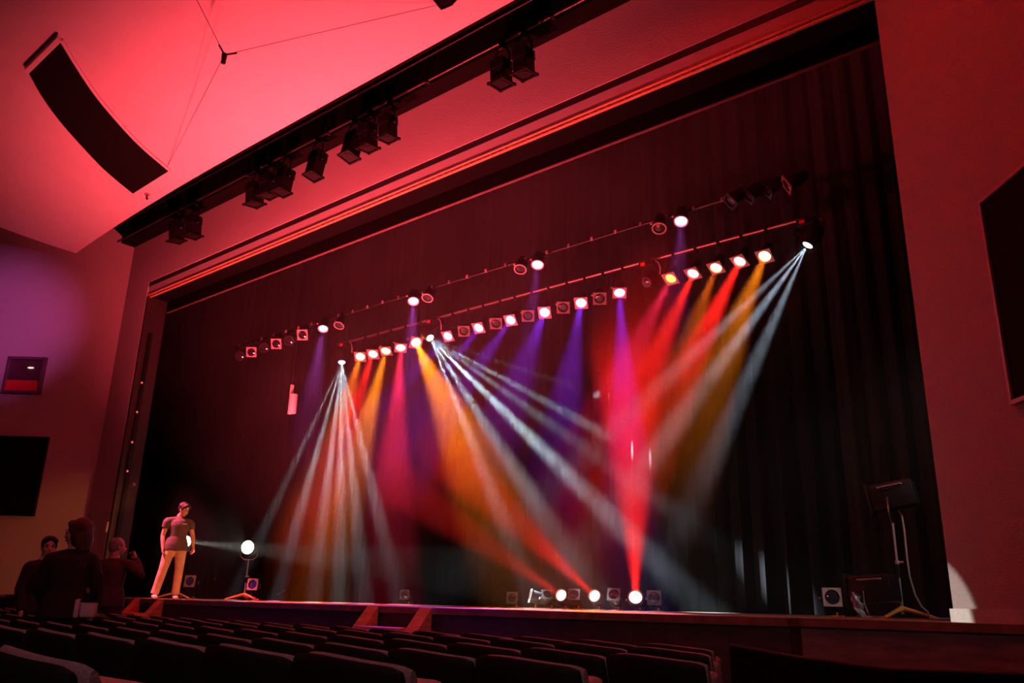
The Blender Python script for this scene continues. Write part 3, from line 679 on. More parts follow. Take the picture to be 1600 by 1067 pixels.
floor_can(297, 908, "square pale-framed floor can with painted blue lens reflection by the man's feet", R=0.09, Y=9.0, lensmat=M['lensblue'], pale=True)
floor_can(395, 913, 'square pale-framed floor can with painted blue lens reflection by the lit lamp stand', R=0.085, Y=9.4, lensmat=M['lensblue'], pale=True)
floor_can(1300, 933, 'unlit floor can with pinkish square frame near the right leg curtain', R=0.09, Y=10.6, pale=True)

# ================================================================== work lights on stands
def work_light(label, lens, target, base, lit, watt, deg, tall=True, cable=False, boxy=False, R=0.11, foot=None, glow='warm'):
    lens = Vector(lens); d = (Vector(target)-lens).normalized(); q = frame_axes(d)
    b0_ = lens-d*(0.22 if boxy else 0.1); base = Vector((b0_.x, b0_.y, 0.0))
    t = thing('work_light_stand' if tall else 'floor_spotlight', label, 'lamp stand' if tall else 'spotlight', base); c = lens-base
    def L(x, y, z): return c+q @ Vector((x, y, z))
    b = MB()
    if boxy:
        b.box(L(0, 0, 0.26), (0.30, 0.30, 0.50), q, 0.03)
        for k in range(5): b.box(L(0, 0.155, 0.12+0.07*k), (0.24, 0.02, 0.03), q)
        b.box(L(0, 0, 0.0), (0.36, 0.36, 0.03), q, 0.006)
    else:
        b.loft([(L(0, 0, 0), R*1.15, R*1.15), (L(0, 0, 0.06), R*1.15, R*1.15), (L(0, 0, 0.20), R*0.95, R*0.95), (L(0, 0, 0.28), R*0.5, R*0.5)], 20, True, q @ Vector((0, 1, 0)))
    hs = b.build('housing', M['blackmetal'] if boxy else M['black'], t, smooth=40)
    if boxy:
        h = MB(); a_, b_ = L(0, 0, 0.14)+Vector((0, -0.15, 0.10)), L(0, 0, 0.40)+Vector((0, -0.15, 0.10)); o_ = Vector((0, -0.045, 0)); h.tube([a_, a_+o_, b_+o_, b_], 0.008); h.build('handle', M['frame'], hs)
    MB().loft([(L(0, 0, 0.004), R, R), (L(0, 0, -0.012), R*0.95, R*0.95), (L(0, 0, -0.022), R*0.6, R*0.6), (L(0, 0, -0.027), 0.01, 0.01)], 20, True, q @ Vector((0, 1, 0))).build('lens', LM[glow] if lit else M['glassdark'], t, smooth=50)
    piv = L(0, 0, 0.22 if boxy else 0.1); sd = q @ Vector((1, 0, 0)); sd.z = 0; sd.normalize(); w_ = 0.18 if boxy else R*1.35
    yk = piv-Vector((0, 0, 0.30 if boxy else 0.22))
    y = MB(); y.tube([piv+sd*w_, piv+sd*w_-Vector((0, 0, 0.16)), yk+sd*w_*0.5, yk-sd*w_*0.5, piv-sd*w_-Vector((0, 0, 0.16)), piv-sd*w_], 0.011, 8)
    yko = y.build('yoke', M['chrome'], t, smooth=60)
    MB().cyl(piv+sd*w_, piv+sd*(w_+0.04), 0.025).cyl(piv-sd*w_, piv-sd*(w_+0.04), 0.025).build('knob', M['blackmetal'], yko, smooth=40)
    top = Vector((yk.x, yk.y, yk.z))
    if tall:
        h = top.z
        MB().cyl((0, 0, 0.05), (top.x, top.y, h*0.42), 0.017).build('lower_pole', M['polemetal'], t, smooth=40)
        MB().cyl((top.x, top.y, h*0.42), (top.x, top.y, h*0.56), 0.022).build('pole_sleeve', M['blackmetal'], t, smooth=40)
        MB().cyl((top.x, top.y, h*0.56), (top.x, top.y, h), 0.013).build('upper_pole', M['polemetal'], t, smooth=40)
        MB().cyl((top.x, top.y, h*0.56), (top.x, top.y, h*0.6), 0.024).cyl((top.x+0.02, top.y, h*0.58), (top.x+0.07, top.y, h*0.58), 0.012).build('clamp_collar', M['polemetal'], t, smooth=40)
        for k in range(3):
            a = 0.25+2*math.pi*k/3; e = Vector((math.cos(a)*0.36, math.sin(a)*0.36, 0.012))
            MB().loft([((0, 0, 0.11), 0.035, 0.03), (e*0.35+Vector((0, 0, 0.075)), 0.03, 0.022), (e, 0.03, 0.012)], 10, True, (0, 0, 1)).build('leg', M['orange'], t, smooth=50)
    else:
        MB().cyl((0, 0, 0.0), (top.x, top.y, top.z), 0.015).build('pole', M['polemetal'], t, smooth=40)
        MB().box((0, 0, 0.012), (0.34, 0.05, 0.024)).box((0, 0, 0.012), (0.05, 0.34, 0.024)).build('foot', M['trimorange'], t)
    if lit: spot('work_light_beam', base+L(0, 0, -0.05), base+L(0, 0, -1), (1.0, 0.95, 0.82), watt, deg, 0.12, 0.03, t)
    return t, L
# left pair, aimed across the stage
def floorpt(px, Y): p = onY(px, 940, Y); return Vector((p.x, Y, 0.0))
l1 = onY(387, 855, 9.4)
work_light('chrome stand with glaring white round lamp left of centre stage', l1, l1+Vector((0.62, -1.0, 0.0)), (l1.x-0.14, 9.48, 0), True, 60, 50, R=0.125)
l2 = onY(290, 846, 8.75)
patch = WR(1448, 962)
work_light('lit white lamp on a stand half hidden behind the man', l2, patch+Vector((0, 0, -0.05)), (l2.x-0.13, 8.80, 0), True, 9000, 4.9, R=0.11)
# right tall stand and floor lamp
l3 = onY(1360, 782, 10.4)
t3, L3 = work_light('tall chrome stand carrying a boxy unlit lamp near the right jamb', l3, l3+Vector((-1.0, -0.12, -0.16)), (l3.x+0.42, 10.5, 0), False, 0, 30, boxy=True, R=0.13)
l4 = onY(1330, 922, 10.2)
work_light('boxy unlit spotlight on a low foot left of the tall stand', l4, l4+Vector((-1.0, 0.1, -0.05)), (l4.x+0.22, 10.22, 0), False, 0, 30, tall=False, boxy=True, R=0.12)
pts = [onY(*q, 10.45) for q in ((1404, 797), (1409, 806), (1413, 830), (1417, 870), (1421, 900), (1430, 930), (1440, 948), (1452, 958))]
c0 = pts[0]; cb = MB(); sm = interp([tuple(p-c0) for p in pts], 40) if False else None
P3 = []
for k in range(len(pts)-1):
    for u in range(5): P3.append(pts[k].lerp(pts[k+1], u/5)-c0)
P3.append(Vector((pts[-1].x-c0.x, 0, 0.012-c0.z)))
P3.append(Vector((pts[-1].x-c0.x+0.5, 0.1, 0.012-c0.z)))
cb.tube(P3, 0.011, 8)
tag(cb.build('lamp_cable', M['greycable'], None, c0, smooth=60), 'pale cable drooping from the tall boxy lamp to the stage floor', 'cable')
# clear plastic sheet lying against the low lamp
pc = floorpt(1340, 10.0)
pb_ = MB(); pb_.ball((0, 0, 0.13), (0.05, 0.045, 0.15), Matrix.Rotation(0.28, 3, 'Y').transposed(), n=24)
rs_ = random.Random(5)
for v in pb_.bm.verts:
    v.co.x += 0.014*math.sin(v.co.z*60+v.co.y*40)+rs_.uniform(-0.008, 0.008); v.co.y += 0.014*math.cos(v.co.z*47+v.co.x*70)+rs_.uniform(-0.008, 0.008)
    v.co.z = max(0.003, v.co.z)
tag(pb_.build('plastic_sack', M['plastic'], None, pc, smooth=50), 'pale crumpled plastic sack slumped beside the low boxy spotlight', 'bag')

# ================================================================== wooden stage steps
def lip_y(x):
    for (x0, y0), (x1, y1) in zip(lip, lip[1:]):
        if x0 <= x <= x1: return y0+(y1-y0)*(x-x0)/(x1-x0)
    return 6.6
def stairs(label, pxl, pxr, py):
    xl = onY(pxl, py, 6.2).x
    for _ in range(5): xl = onY(pxl, py, lip_y(xl)).x
    xr = onY(pxr, py, 6.2).x
    for _ in range(5): xr = onY(pxr, py, lip_y(xr)).x
    yl = min(lip_y(xl), lip_y(xr))-0.01; wd = xr-xl
    t = thing('stage_steps', label, 'steps', (xl, yl, FLOOR))
    run, rise = 0.72, -FLOOR+0.0; sw = 0.17
    for k, x in ((0, 0.0), (1, wd-sw)):
        pr = [(x, 0, rise), (x, -run, 0.12), (x, -run, 0), (x, -run+0.25, 0), (x, 0, rise-0.33)]
        MB().prism(pr, (sw, 0, 0)).build('stringer', M['wood'], t)
    for k in range(4):
        z = rise*(k+1)/5; y = -run*(1-(k+1)/5)-0.04
        MB().box((wd/2, y, z-0.015), (wd-2*sw, 0.24, 0.03)).build('tread', M['wood'], t)
stairs('short wooden stage steps at the left of the stage front, below the man', 218, 257, 936)
stairs('wider wooden stage steps with orange stringers in the middle of the stage front', 575, 679, 953)

# low black partition at the end of the seating
pp = [onY(1140, 1010, 5.1), onY(1250, 1030, 4.6), onY(1390, 1049, 4.25), onY(1600, 1057, 4.2), onY(1700, 1060, 4.2)]
mb = MB()
for a, b in zip(pp, pp[1:]):
    mb.hull([Vector((a.x, a.y, FLOOR)), Vector((b.x, b.y, FLOOR)), Vector((b.x, b.y+0.05, FLOOR)), Vector((a.x, a.y+0.05, FLOOR))], [a, b, b+Vector((0, 0.05, 0)), a+Vector((0, 0.05, 0))])
pt_ = tag(mb.build('low_partition', M['border']), 'low black partition between the seats and the right stage front', 'partition')
cap = MB(); cap.tube([a+Vector((0, 0.025, 0.004)) for a in pp], 0.012, 8); cap.build('top_rail', M['shell'], pt_)

# ================================================================== auditorium seats
SEATH = 0.84
def seat_proto():
    t = bpy.data.objects.new('theatre_seat', None); COL.objects.link(t); t.empty_display_size = 0.1
    def panel(w, z0, ztop, th, y0, lean, curve, crown, n=18, m=8):
        mb = MB(); bm = mb.bm; rows = []
        for i in range(n+1):
            u = -1+2*i/n; x = u*w/2
            zt = ztop-crown*(abs(u)**12)+0.010*math.cos(u*2.0+0.9)
            yc = y0+curve*u*u; sec = []
            hz_ = zt-z0
            # closed section: rear face up, round top, front face down
            for (yy, zz) in [(-th/2, 0), (-th/2, 0.5), (-th/2, 0.85), (-th*0.46, 0.94), (-th*0.28, 0.985), (0, 1.0), (th*0.28, 0.985), (th*0.46, 0.94), (th/2, 0.85), (th/2, 0.4), (th/2, 0)]:
                z = z0+hz_*zz; sec.append(bm.verts.new((x, yc+yy-lean*(z-z0), z)))
            rows.append(sec)
        k = len(rows[0])
        for A, B in zip(rows, rows[1:]):
            for j in range(k): bm.faces.new((A[j], B[j], B[(j+1) % k], A[(j+1) % k]))
        bm.faces.new(rows[0]); bm.faces.new(rows[-1][::-1])
        return mb
    panel(0.508, 0.40, SEATH, 0.028, -0.016, 0.22, 0.05, 0.012).build('backrest', M['seat'], t, smooth=50)
    panel(0.516, 0.30, SEATH-0.002, 0.024, -0.040, 0.22, 0.05, 0.012).build('back_shell', M['shell'], t, smooth=50)
    c = MB(); c.box((0, 0.10, 0.58), (0.44, 0.10, 0.40), Euler((0.12, 0, 0)).to_matrix(), 0.03); c.build('seat_cushion', M['seat'], t, smooth=50)
    a = MB(); a.box((-0.25, 0.10, 0.60), (0.05, 0.36, 0.035), None, 0.012); a.build('armrest', M['shell'], t)
    l = MB(); l.box((-0.25, 0.06, 0.30), (0.035, 0.20, 0.60), None, 0.006).box((-0.25, 0.06, 0.015), (0.05, 0.32, 0.03), None, 0.006); l.build('stanchion', M['blackmetal'], t)
    return t
proto = seat_proto(); kids = list(proto.children); used = False
ROWN = ['nearest', 'second', 'third', 'fourth', 'front']
rows = [('B0', 0.85, [(-2.06, -0.05)], 1), ]
def row(n, Y, ztop, px_end, py_end, px_left, name):
    global used
    xe = onY(px_end, py_end, Y).x; xs = onY(px_left, 960, Y).x; k = 0; x = xe-0.26
    while x > xs and k < n:
        if not used: o = proto; used = True
        else:
            o = proto.copy(); COL.objects.link(o)
            for ch in kids:
                c = ch.copy(); COL.objects.link(c); c.parent = o
        o.location = (x, Y+0.09, FLOOR+0.0); o.rotation_euler = (0, 0, random.uniform(-0.008, 0.008))
        o.scale = (0.962, 1, (ztop-FLOOR)/(SEATH+0.012))
        lab = 'dark theatre seat, %s from the aisle end of the %s' % (ORD[min(k, 24)], name)
        if name.startswith('single'): lab = 'dark theatre seat closest to the camera, alone in the bottom corner'
        tag(o, lab, 'seat', 'theatre seats in the '+name if not name.startswith('single') else None)
        x -= 0.515; k += 1
row(1, 0.86, -0.068, 134, 1022, -60, 'single near seat')
row(9, 1.75, -0.102, 640, 1032, -30, 'row nearest the camera')
row(12, 2.65, -0.137, 912, 1030, -30, 'second row from the camera')
row(16, 3.5, -0.150, 1105, 1021, -30, 'third row from the camera')
row(20, 4.3, -0.156, 1111, 1010, -20, 'fourth row from the camera')
row(24, 4.86, -0.160, 1114, 1003, -10, 'front row by the stage')

# ================================================================== people
def remeshed(mb, name, material, parent, voxel=0.010, smooth=4):
    bm = mb.bm; bmesh.ops.recalc_face_normals(bm, faces=bm.faces[:])
    me = bpy.data.meshes.new(name+'_src'); bm.to_mesh(me); bm.free()
    o = bpy.data.objects.new(name+'_src', me); COL.objects.link(o)
    r = o.modifiers.new('r', 'REMESH'); r.mode = 'VOXEL'; r.voxel_size = voxel
    s = o.modifiers.new('s', 'SMOOTH'); s.iterations = smooth; s.factor = 0.5
    dg = bpy.context.evaluated_depsgraph_get(); dg.update()
    ev = o.evaluated_get(dg); m2 = bpy.data.meshes.new_from_object(ev); m2.name = name
    bpy.data.objects.remove(o); bpy.data.meshes.remove(me)
    m2.materials.clear(); m2.materials.append(material)
    m2.polygons.foreach_set('use_smooth', [True]*len(m2.polygons))
    r = bpy.data.objects.new(name, m2); COL.objects.link(r); r.parent = parent
    return r
def V(*a): return Vector(a)
def hand(mb, wrist, elbow, palm_n, curl=0.5, side=1):
    ax = (wrist-elbow).normalized(); n = palm_n-ax*palm_n.dot(ax); n.normalize(); sd = ax.cross(n)*side
    mb.loft([(wrist-ax*0.02, 0.027, 0.022), (wrist+ax*0.03, 0.036, 0.018), (wrist+ax*0.085, 0.041, 0.015), (wrist+ax*0.095, 0.036, 0.012)], 12, True, n)
    for k, (off, ln) in enumerate(((-0.030, 0.068), (-0.010, 0.078), (0.010, 0.073), (0.029, 0.058))):
        b = wrist+ax*0.085+sd*off; a = 0.25+curl*0.5; pts = [b-ax*0.02, b]; p = b
        for j, f in enumerate((0.45, 0.32, 0.23)):
            dv = ax*math.cos(a)+n*math.sin(a); p = p+dv*ln*f; pts.append(p); a += curl*0.9
        mb.loft([(q, r_, r_) for q, r_ in zip(pts, (0.010, 0.0095, 0.009, 0.008, 0.006))], 8, True, n)
    b = wrist+ax*0.03-sd*0.030
    mb.loft([(b, 0.012, 0.012), (b-sd*0.022+ax*0.03+n*0.012, 0.011, 0.011), (b-sd*0.024+ax*0.058+n*0.024, 0.008, 0.008)], 8, True, n)
def head_parts(mb, c, R, face=1.0):
    def P(x, y, z): return c+R @ V(x, y, z)
    mb.ball(P(0, -0.012, 0.035), (0.074, 0.092, 0.086), R, 20)
    mb.ball(P(0, 0.018, -0.02), (0.064, 0.074, 0.085), R, 20)
    mb.ball(P(0, 0.042, -0.078), (0.036, 0.040, 0.030), R, 16)
    mb.loft([(P(0, 0.083, 0.015), 0.008, 0.010), (P(0, 0.098, -0.012), 0.011, 0.012), (P(0, 0.108, -0.030), 0.015, 0.012), (P(0, 0.090, -0.040), 0.014, 0.010)], 10, True, R @ V(0, 1, 0))
    for s in (-1, 1):
        mb.ball(P(s*0.074, -0.005, -0.008), (0.010, 0.020, 0.032), R, 12)
        mb.ball(P(s*0.032, 0.078, 0.026), (0.022, 0.012, 0.007), R, 10)
        mb.ball(P(s*0.040, 0.060, -0.022), (0.022, 0.020, 0.020), R, 10)
    mb.ball(P(0, 0.083, -0.060), (0.022, 0.012, 0.010), R, 10)
def face_parts(t, c, R, hair):
    def P(x, y, z): return c+R @ V(x, y, z)
    for s in (-1, 1):
        MB().ball(P(s*0.031, 0.081, 0.004), (0.013, 0.008, 0.0075), R, 12).build('eye', M['eye'], t, smooth=60)
        MB().ball(P(s*0.032, 0.088, 0.026), (0.021, 0.006, 0.005), R, 10).build('eyebrow', hair, t, smooth=60)
    MB().ball(P(0, 0.091, -0.062), (0.022, 0.008, 0.008), R, 12).build('mouth', M['lip'], t, smooth=60)

def person(label, base, yaw, pose, mats, hairfn, scale=1.0, legs=True, extras=None):
    t = thing('person', label, 'person', base, rotz=yaw); t.scale = (scale,)*3
    J = dict(pelvis=V(0, 0, 0.93), waist=V(0, 0, 1.07), chest=V(0, 0, 1.26), neck=V(0, -0.01, 1.44), head=V(0, 0.015, 1.585),
             sr=V(0.175, -0.01, 1.385), sl=V(-0.175, -0.01, 1.385), er=V(0.23, -0.03, 1.11), el=V(-0.23, -0.03, 1.11), wr=V(0.24, 0.05, 0.87), wl=V(-0.24, 0.05, 0.87),
             hr=V(0.09, 0, 0.90), hl=V(-0.09, 0, 0.90), kr=V(0.11, 0.02, 0.49), kl=V(-0.11, 0.02, 0.49), ar=V(0.12, -0.02, 0.08), al=V(-0.12, -0.02, 0.08))
    J.update(pose.get('J', {})); R = Euler(pose.get('head', (0, 0, 0)), 'XYZ').to_matrix() if not isinstance(pose.get('head'), Matrix) else pose['head']
    def torso(mb, e, neck=True):
        mb.loft([(J['pelvis']-V(0, 0, 0.10), 0.13+e, 0.10+e), (J['pelvis'], 0.158+e, 0.112+e), (J['waist'], 0.140+e, 0.102+e), (J['chest']-V(0, 0, 0.06), 0.158+e, 0.112+e), (J['chest']+V(0, 0, 0.03), 0.168+e, 0.114+e),
                 (J['chest']+V(0, -0.005, 0.10), 0.150+e, 0.098+e), (J['neck']-V(0, 0, 0.04), 0.085+e, 0.072+e), (J['neck']-V(0, 0, 0.0), 0.055+e*0.6, 0.055+e*0.6)], 24, True, (0, 1, 0))
    def arm(mb, s, e, a=0.0, b=1.0, upto='w'):
        S, E, Wp = J['s'+s], J['e'+s], J['w'+s]
        mb.loft([(J['neck']-V(0, 0, 0.045), 0.052+e*0.6, 0.052+e*0.6), (S.lerp(J['neck'], 0.45)-V(0, 0, 0.03), 0.050+e*0.6, 0.050+e*0.6), (S-V(0, 0, 0.022), 0.050+e*0.6, 0.050+e*0.6)], 14, True, (0, 1, 0))
        rg = [(S-V(0, 0, 0.015), 0.050+e*0.8, 0.056+e*0.8), (S.lerp(E, 0.18), 0.053+e, 0.057+e), (S.lerp(E, 0.35), 0.050+e, 0.052+e), (S.lerp(E, 0.55), 0.046+e, 0.048+e)]
        if upto == 'w': rg += [(E, 0.040+e, 0.040+e), (E.lerp(Wp, 0.3), 0.041+e, 0.040+e), (Wp, 0.027+e, 0.024+e)]
        mb.loft(rg, 16, True, (0.2, 1, 0.1))
        if upto == 'w': mb.ball(E, 0.041+e, n=12)
        mb.ball(S-V(0, 0, 0.022), 0.050+e*0.7, n=14)
    def leg(mb, s, e, shoe=False):
        Hp, K, A = J['h'+s], J['k'+s], J['a'+s]
        mb.loft([(Hp+V(0, 0, 0.04), 0.085+e, 0.095+e), (Hp-V(0, 0, 0.05), 0.088+e, 0.096+e), (Hp.lerp(K, 0.5), 0.074+e, 0.078+e), (K, 0.056+e, 0.058+e), (K.lerp(A, 0.3), 0.056+e, 0.060+e), (K.lerp(A, 0.7), 0.044+e*1.3, 0.046+e*1.3), (A-V(0, 0, 0.0), 0.040+e*1.6, 0.044+e*1.6)], 18, True, (0, 1, 0))
    body = MB(); torso(body, 0.0)
    body.loft([(J['neck']-V(0, 0, 0.05), 0.062, 0.062), (J['neck']+V(0, 0.005, 0.03), 0.052, 0.054), (J['head']-V(0, 0.02, 0.05), 0.050, 0.054)], 16, True, (0, 1, 0))
    for s, sg in (('r', 1), ('l', -1)):
        arm(body, s, 0.0); leg(body, s, 0.0)
        hand(body, J['w'+s], J['e'+s], pose.get('palm_'+s, V(-sg*1.0, 0.2, 0)), pose.get('curl_'+s, 0.5), sg)
        A = J['a'+s]; body.loft([(A+V(0, -0.05, -0.03), 0.03, 0.03), (A+V(0, 0.02, -0.04), 0.038, 0.032), (A+V(0, 0.13, -0.055), 0.035, 0.02)], 12, True, (0, 0, 1))
    head_parts(body, J['head'], R)
    remeshed(body, 'body', mats['skin'], t, 0.0075, 3)
    face_parts(t, J['head'], R, mats['hair'])
    sh = MB(); torso(sh, 0.018); sl_ = mats.get('sleeve', 'w')
    for s in ('r', 'l'): arm(sh, s, 0.017 if sl_ == 'w' else 0.026, upto=sl_)
    sh.loft([(J['pelvis']-V(0, 0, 0.09), 0.222, 0.150), (J['pelvis']+V(0, 0, 0.02), 0.212, 0.150), (J['waist'], 0.172, 0.128)], 24, True, (0, 1, 0))
    remeshed(sh, mats.get('top_name', 'jacket'), mats['top'], t, 0.012, 5)
    tr = MB()
    for s in ('r', 'l'): leg(tr, s, 0.020)
    tr.loft([(J['pelvis']-V(0, 0, 0.10), 0.150, 0.115), (J['pelvis'], 0.168, 0.122), (J['pelvis']+V(0, 0, 0.07), 0.158, 0.118)], 24, True, (0, 1, 0))
    remeshed(tr, 'trousers', mats['bottom'], t, 0.012, 4)
    for s in ('r', 'l'):
        A = J['a'+s]; m = MB()
        m.loft([(A+V(0, -0.075, -0.05), 0.03, 0.03), (A+V(0, -0.06, -0.035), 0.042, 0.045), (A+V(0, 0.03, -0.04), 0.048, 0.040), (A+V(0, 0.13, -0.052), 0.048, 0.028), (A+V(0, 0.185, -0.06), 0.03, 0.018)], 16, True, (0, 0, 1))
        m.build('shoe', mats['shoe'], t, smooth=60)
    hairfn(t, J['head'], R, mats['hair'])
    if extras: extras(t, J, R)
    return t
def hair_short(t, c, R, m, long=0.0, fringe=0.0):
    def P(x, y, z): return c+R @ V(x, y, z)
    h = MB(); h.ball(P(0, -0.030, 0.052), (0.087, 0.094, 0.088), R, 20).ball(P(0, -0.05, 0.005), (0.078, 0.066, 0.075), R, 16)
    h.ball(P(0, 0.03, 0.098), (0.066, 0.058, 0.036), R, 14).ball(P(-0.05, 0.05, 0.075), (0.035, 0.035, 0.03), R, 12).ball(P(0.05, 0.05, 0.075), (0.035, 0.035, 0.03), R, 12)
    for s in (-1, 1): h.ball(P(s*0.072, 0.012, 0.03), (0.014, 0.03, 0.045), R, 10)
    remeshed(h, 'hair', m, t, 0.008, 2)
def hair_bob(t, c, R, m):
    def P(x, y, z): return c+R @ V(x, y, z)
    h = MB(); h.ball(P(0, -0.042, 0.045), (0.100, 0.098, 0.100), R, 22).ball(P(0, -0.07, -0.05), (0.102, 0.075, 0.105), R, 18).ball(P(0, -0.055, -0.11), (0.085, 0.05, 0.05), R, 14)
    for s in (-1, 1): h.ball(P(s*0.078, -0.025, -0.03), (0.028, 0.042, 0.095), R, 14).ball(P(s*0.066, 0.02, 0.04), (0.022, 0.03, 0.05), R, 12)
    h.ball(P(0.0, 0.045, 0.085), (0.072, 0.036, 0.038), R, 14)
    rr = random.Random(3)
    for k in range(14):
        a = math.pi*(0.05+0.9*k/13); h.loft([(P(0.09*math.cos(a), -0.05-0.06*math.sin(a), -0.05), 0.02, 0.02), (P(0.095*math.cos(a), -0.05-0.07*math.sin(a), -0.12), 0.014, 0.014), (P(0.09*math.cos(a), -0.05-0.065*math.sin(a), -0.16-0.03*rr.random()), 0.004, 0.004)], 8)
    remeshed(h, 'hair', m, t, 0.008, 2)
def hair_balding(t, c, R, m):
    def P(x, y, z): return c+R @ V(x, y, z)
    h = MB(); h.ball(P(0, -0.028, 0.028), (0.083, 0.092, 0.092), R, 20).ball(P(0, -0.045, -0.02), (0.075, 0.066, 0.06), R, 16)
    for s in (-1, 1): h.ball(P(s*0.070, 0.0, 0.028), (0.013, 0.045, 0.034), R, 12)
    remeshed(h, 'hair', m, t, 0.008, 2)
def yaw_to(frm, to):
    d = Vector(to)-Vector(frm); return math.atan2(-d.x, d.y)
def headrot(yaw, pitch, roll=0.0): return Matrix.Rotation(yaw, 3, 'Z') @ Matrix.Rotation(pitch, 3, 'X') @ Matrix.Rotation(roll, 3, 'Y')

# the man standing on the stage
mp = onY(263, 937, 8.0); mb_ = Vector((mp.x, 8.0, 0.0))
def tee_mark(t, J, R):
    m = MB()
    for k, w_ in enumerate((0.014, 0.010, 0.014, 0.012)):
        m.box(V(-0.11+k*0.019, 0.137+0.002*k, 1.315), (w_*0.85, 0.006, 0.016 if k % 2 else 0.020))
    m.build('chest_print', M['white'], t)
    MB().tube([V(0.06*math.cos(a), -0.012+0.058*math.sin(a)+0.006, 1.435+0.012*math.cos(a*2)) for a in [2*math.pi*k/20 for k in range(21)]], 0.010, 8).build('collar', M['tee'], t, smooth=60)
person('man in charcoal tee and khaki trousers standing on the stage edge', mb_, yaw_to(mb_, CAM)+0.12,
       dict(J=dict(sr=V(0.195, -0.01, 1.385), sl=V(-0.185, 0.0, 1.375), er=V(0.245, -0.02, 1.10), wr=V(0.225, 0.05, 0.87), el=V(-0.265, 0.02, 1.11), wl=V(-0.285, 0.12, 0.90), chest=V(-0.01, 0, 1.26), head=V(-0.045, 0.04, 1.575),
                   kr=V(0.165, 0.03, 0.50), ar=V(0.245, -0.02, 0.075), kl=V(-0.105, 0.04, 0.50), al=V(-0.10, 0.01, 0.075)), head=headrot(0.75, -0.38), palm_r=V(-0.8, 0.3, 0), palm_l=V(0.6, 0.5, 0), curl_r=0.8, curl_l=0.5),
       dict(skin=M['skin'], hair=M['hairblack'], top=M['tee'], bottom=M['khaki'], shoe=M['shoe'], sleeve='e', top_name='tee_shirt'), hair_short, 0.985, extras=tee_mark)

def seatpos(px, depth): lat = (px-797)/1377*depth; return HEAD*depth+SIDE*lat+Vector((0, 0, FLOOR))
# woman with a brown bob, back to the camera
wp = seatpos(104, 7.45); wy = yaw_to((0, 0, 0), HEAD)
def zsc(p, py_top, px, h):   # scale so that the top of the head meets the photograph
    d = pray(px, py_top); k = (p.x-CAM.x)/d.x if abs(d.x) > abs(d.y) else (p.y-CAM.y)/d.y
    return (CAM.z+d.z*k-FLOOR)/h
person('woman with brown bobbed hair and black jacket, back turned, head in profile', wp, wy+0.25,
       dict(J=dict(er=V(0.25, 0.02, 1.10), wr=V(0.22, 0.16, 0.92), el=V(-0.24, 0.02, 1.10), wl=V(-0.20, 0.18, 0.95), sr=V(0.165, -0.01, 1.37), sl=V(-0.165, -0.01, 1.37)), head=headrot(1.3, -0.05)),
       dict(skin=M['skin'], hair=M['hairbrown'], top=M['darkcloth'], bottom=M['darkcloth'], shoe=M['darkshoe']), hair_bob, zsc(wp, 807, 124, 1.735))
# bag at her hip
bgp = seatpos(140, 7.2); bgz = onP(138, 948, bgp, HEAD).z
bag = thing('shoulder_bag', 'white and black striped bag at the hip of the bob-haired woman', 'bag', (bgp.x, bgp.y, bgz-0.07))
rB = Matrix.Rotation(wy, 3, 'Z')
MB().box(rB @ V(0.02, 0, 0.05), (0.125, 0.06, 0.13), rB, 0.015).build('pouch', M['whitecloth'], bag, smooth=50)
MB().box(rB @ V(-0.075, 0, 0.055), (0.04, 0.05, 0.15), rB, 0.012).build('side_pocket', M['whitecloth'], bag, smooth=50)
MB().box(rB @ V(0.02, -0.002, 0.115), (0.13, 0.066, 0.018), rB).build('stripe', M['darkcloth'], bag)
MB().tube([rB @ V(0.08, 0.02, 0.11), rB @ V(0.06, 0.1, 0.3), rB @ V(-0.05, 0.12, 0.4)], 0.01).build('strap', M['darkcloth'], bag)

# young man with tie facing the camera
yp = seatpos(62, 9.4)
def tie(t, J, R):
    m = MB(); m.loft([(J['neck']+V(0, 0.055, -0.02), 0.07, 0.03), (J['neck']+V(0, 0.05, 0.035), 0.064, 0.03)], 16, True, (0, 1, 0))
    c = MB(); c.loft([(J['neck']+V(0, 0.0, -0.03), 0.078, 0.078), (J['neck']+V(0, 0.003, 0.035), 0.062, 0.066)], 20, True, (0, 1, 0)); c.build('collar', M['whitecloth'], t, smooth=60)
    c = MB(); c.prism([V(-0.05, 0.112, 1.42), V(0.05, 0.112, 1.42), V(0.0, 0.142, 1.18)], V(0, 0.006, 0)); c.build('shirt_front', M['whitecloth'], t)
    m.bm.free(); m = MB(); m.prism([V(-0.02, 0.12, 1.43), V(0.02, 0.12, 1.43), V(0.03, 0.15, 1.2), V(0, 0.155, 1.15), V(-0.03, 0.15, 1.2)], V(0, 0.012, 0)); m.build('tie', M['tie'], t)
person('young man with black hair, white collar and violet tie, facing the camera', yp, yaw_to(yp, CAM)-0.5+1.2,
       dict(J=dict(er=V(0.24, -0.03, 1.11), el=V(-0.24, -0.03, 1.11)), head=headrot(-0.55, 0.0)),
       dict(skin=M['skin'], hair=M['hairblack'], top=M['darkcloth'], bottom=M['darkcloth'], shoe=M['darkshoe']), hair_short, zsc(yp, 836, 76, 1.725), extras=tie)
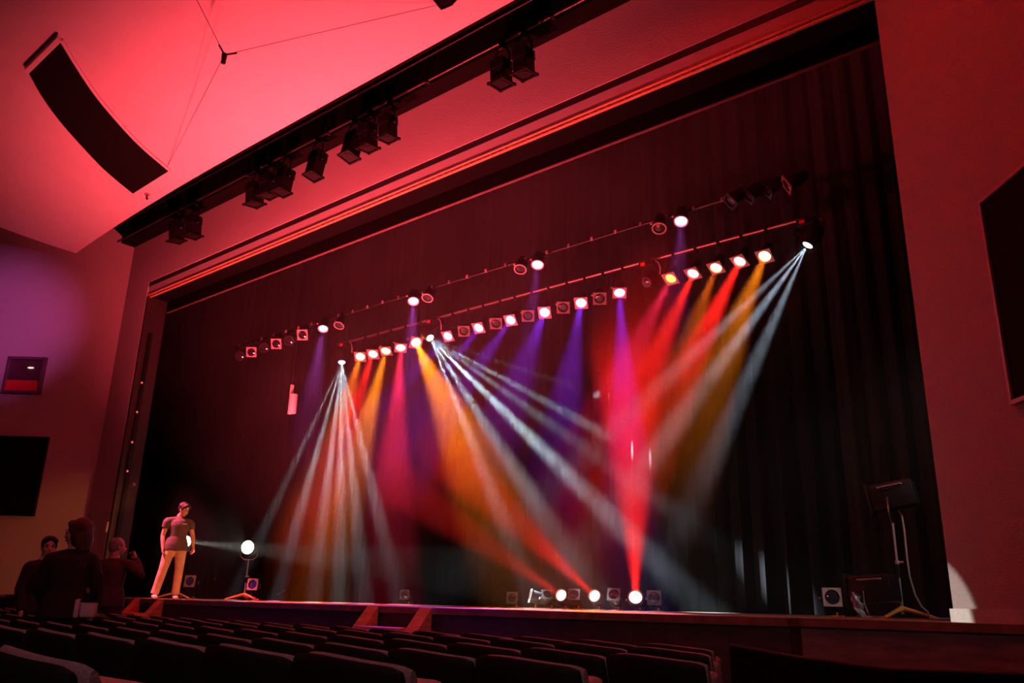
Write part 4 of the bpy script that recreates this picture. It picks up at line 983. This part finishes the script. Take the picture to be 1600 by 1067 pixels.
# older man with raised hand
op = seatpos(172, 11.2)
person('older grey-haired man in dark jacket, back turned, hand raised to his ear', op, wy-0.25,
       dict(J=dict(sr=V(0.18, 0, 1.39), er=V(0.36, 0.08, 1.24), wr=V(0.21, 0.13, 1.445), el=V(-0.26, 0.0, 1.13), wl=V(-0.30, 0.1, 0.95)), head=headrot(-0.55, 0.0), palm_r=V(-0.5, -0.4, 0.2), curl_r=1.1),
       dict(skin=M['skin'], hair=M['hairgrey'], top=M['browncloth'], bottom=M['browncloth'], shoe=M['darkshoe']), hair_balding, zsc(op, 839, 186, 1.71))

# ================================================================== haze on the stage
hzm = bpy.data.materials.new('stage_haze'); hzm.use_nodes = True; nt = hzm.node_tree; nt.nodes.clear()
om = nt.nodes.new('ShaderNodeOutputMaterial'); vs = nt.nodes.new('ShaderNodeVolumeScatter')
vs.inputs['Color'].default_value = (1, 1, 1, 1); vs.inputs['Anisotropy'].default_value = 0.2
gm_ = nt.nodes.new('ShaderNodeNewGeometry'); sp_ = nt.nodes.new('ShaderNodeSeparateXYZ'); nt.links.new(gm_.outputs['Position'], sp_.inputs[0])
mr = nt.nodes.new('ShaderNodeMapRange'); mr.interpolation_type = 'SMOOTHSTEP'
mr.inputs['From Min'].default_value = 0.2; mr.inputs['From Max'].default_value = 3.4
mr.inputs['To Min'].default_value = 0.004; mr.inputs['To Max'].default_value = 0.015
nt.links.new(sp_.outputs['Z'], mr.inputs['Value'])
nz = nt.nodes.new('ShaderNodeTexNoise'); nz.inputs['Scale'].default_value = 0.9; nz.inputs['Detail'].default_value = 1.0
nt.links.new(gm_.outputs['Position'], nz.inputs['Vector'])
m2_ = nt.nodes.new('ShaderNodeMapRange'); m2_.inputs['From Min'].default_value = 0.3; m2_.inputs['From Max'].default_value = 0.7
m2_.inputs['To Min'].default_value = 0.6; m2_.inputs['To Max'].default_value = 1.35; nt.links.new(nz.outputs['Fac'], m2_.inputs['Value'])
ml = nt.nodes.new('ShaderNodeMath'); ml.operation = 'MULTIPLY'; nt.links.new(mr.outputs[0], ml.inputs[0]); nt.links.new(m2_.outputs[0], ml.inputs[1])
nt.links.new(ml.outputs[0], vs.inputs['Density'])
nt.links.new(vs.outputs[0], om.inputs['Volume'])
hz_o = MB().box((-14.0, 10.55, 4.4), (30.6, 5.0, 8.8)).build('stage_haze', hzm)
hz_o['kind'] = 'stuff'; hz_o['label'] = 'thin drifting haze filling the stage and catching the beams'; hz_o['category'] = 'haze'
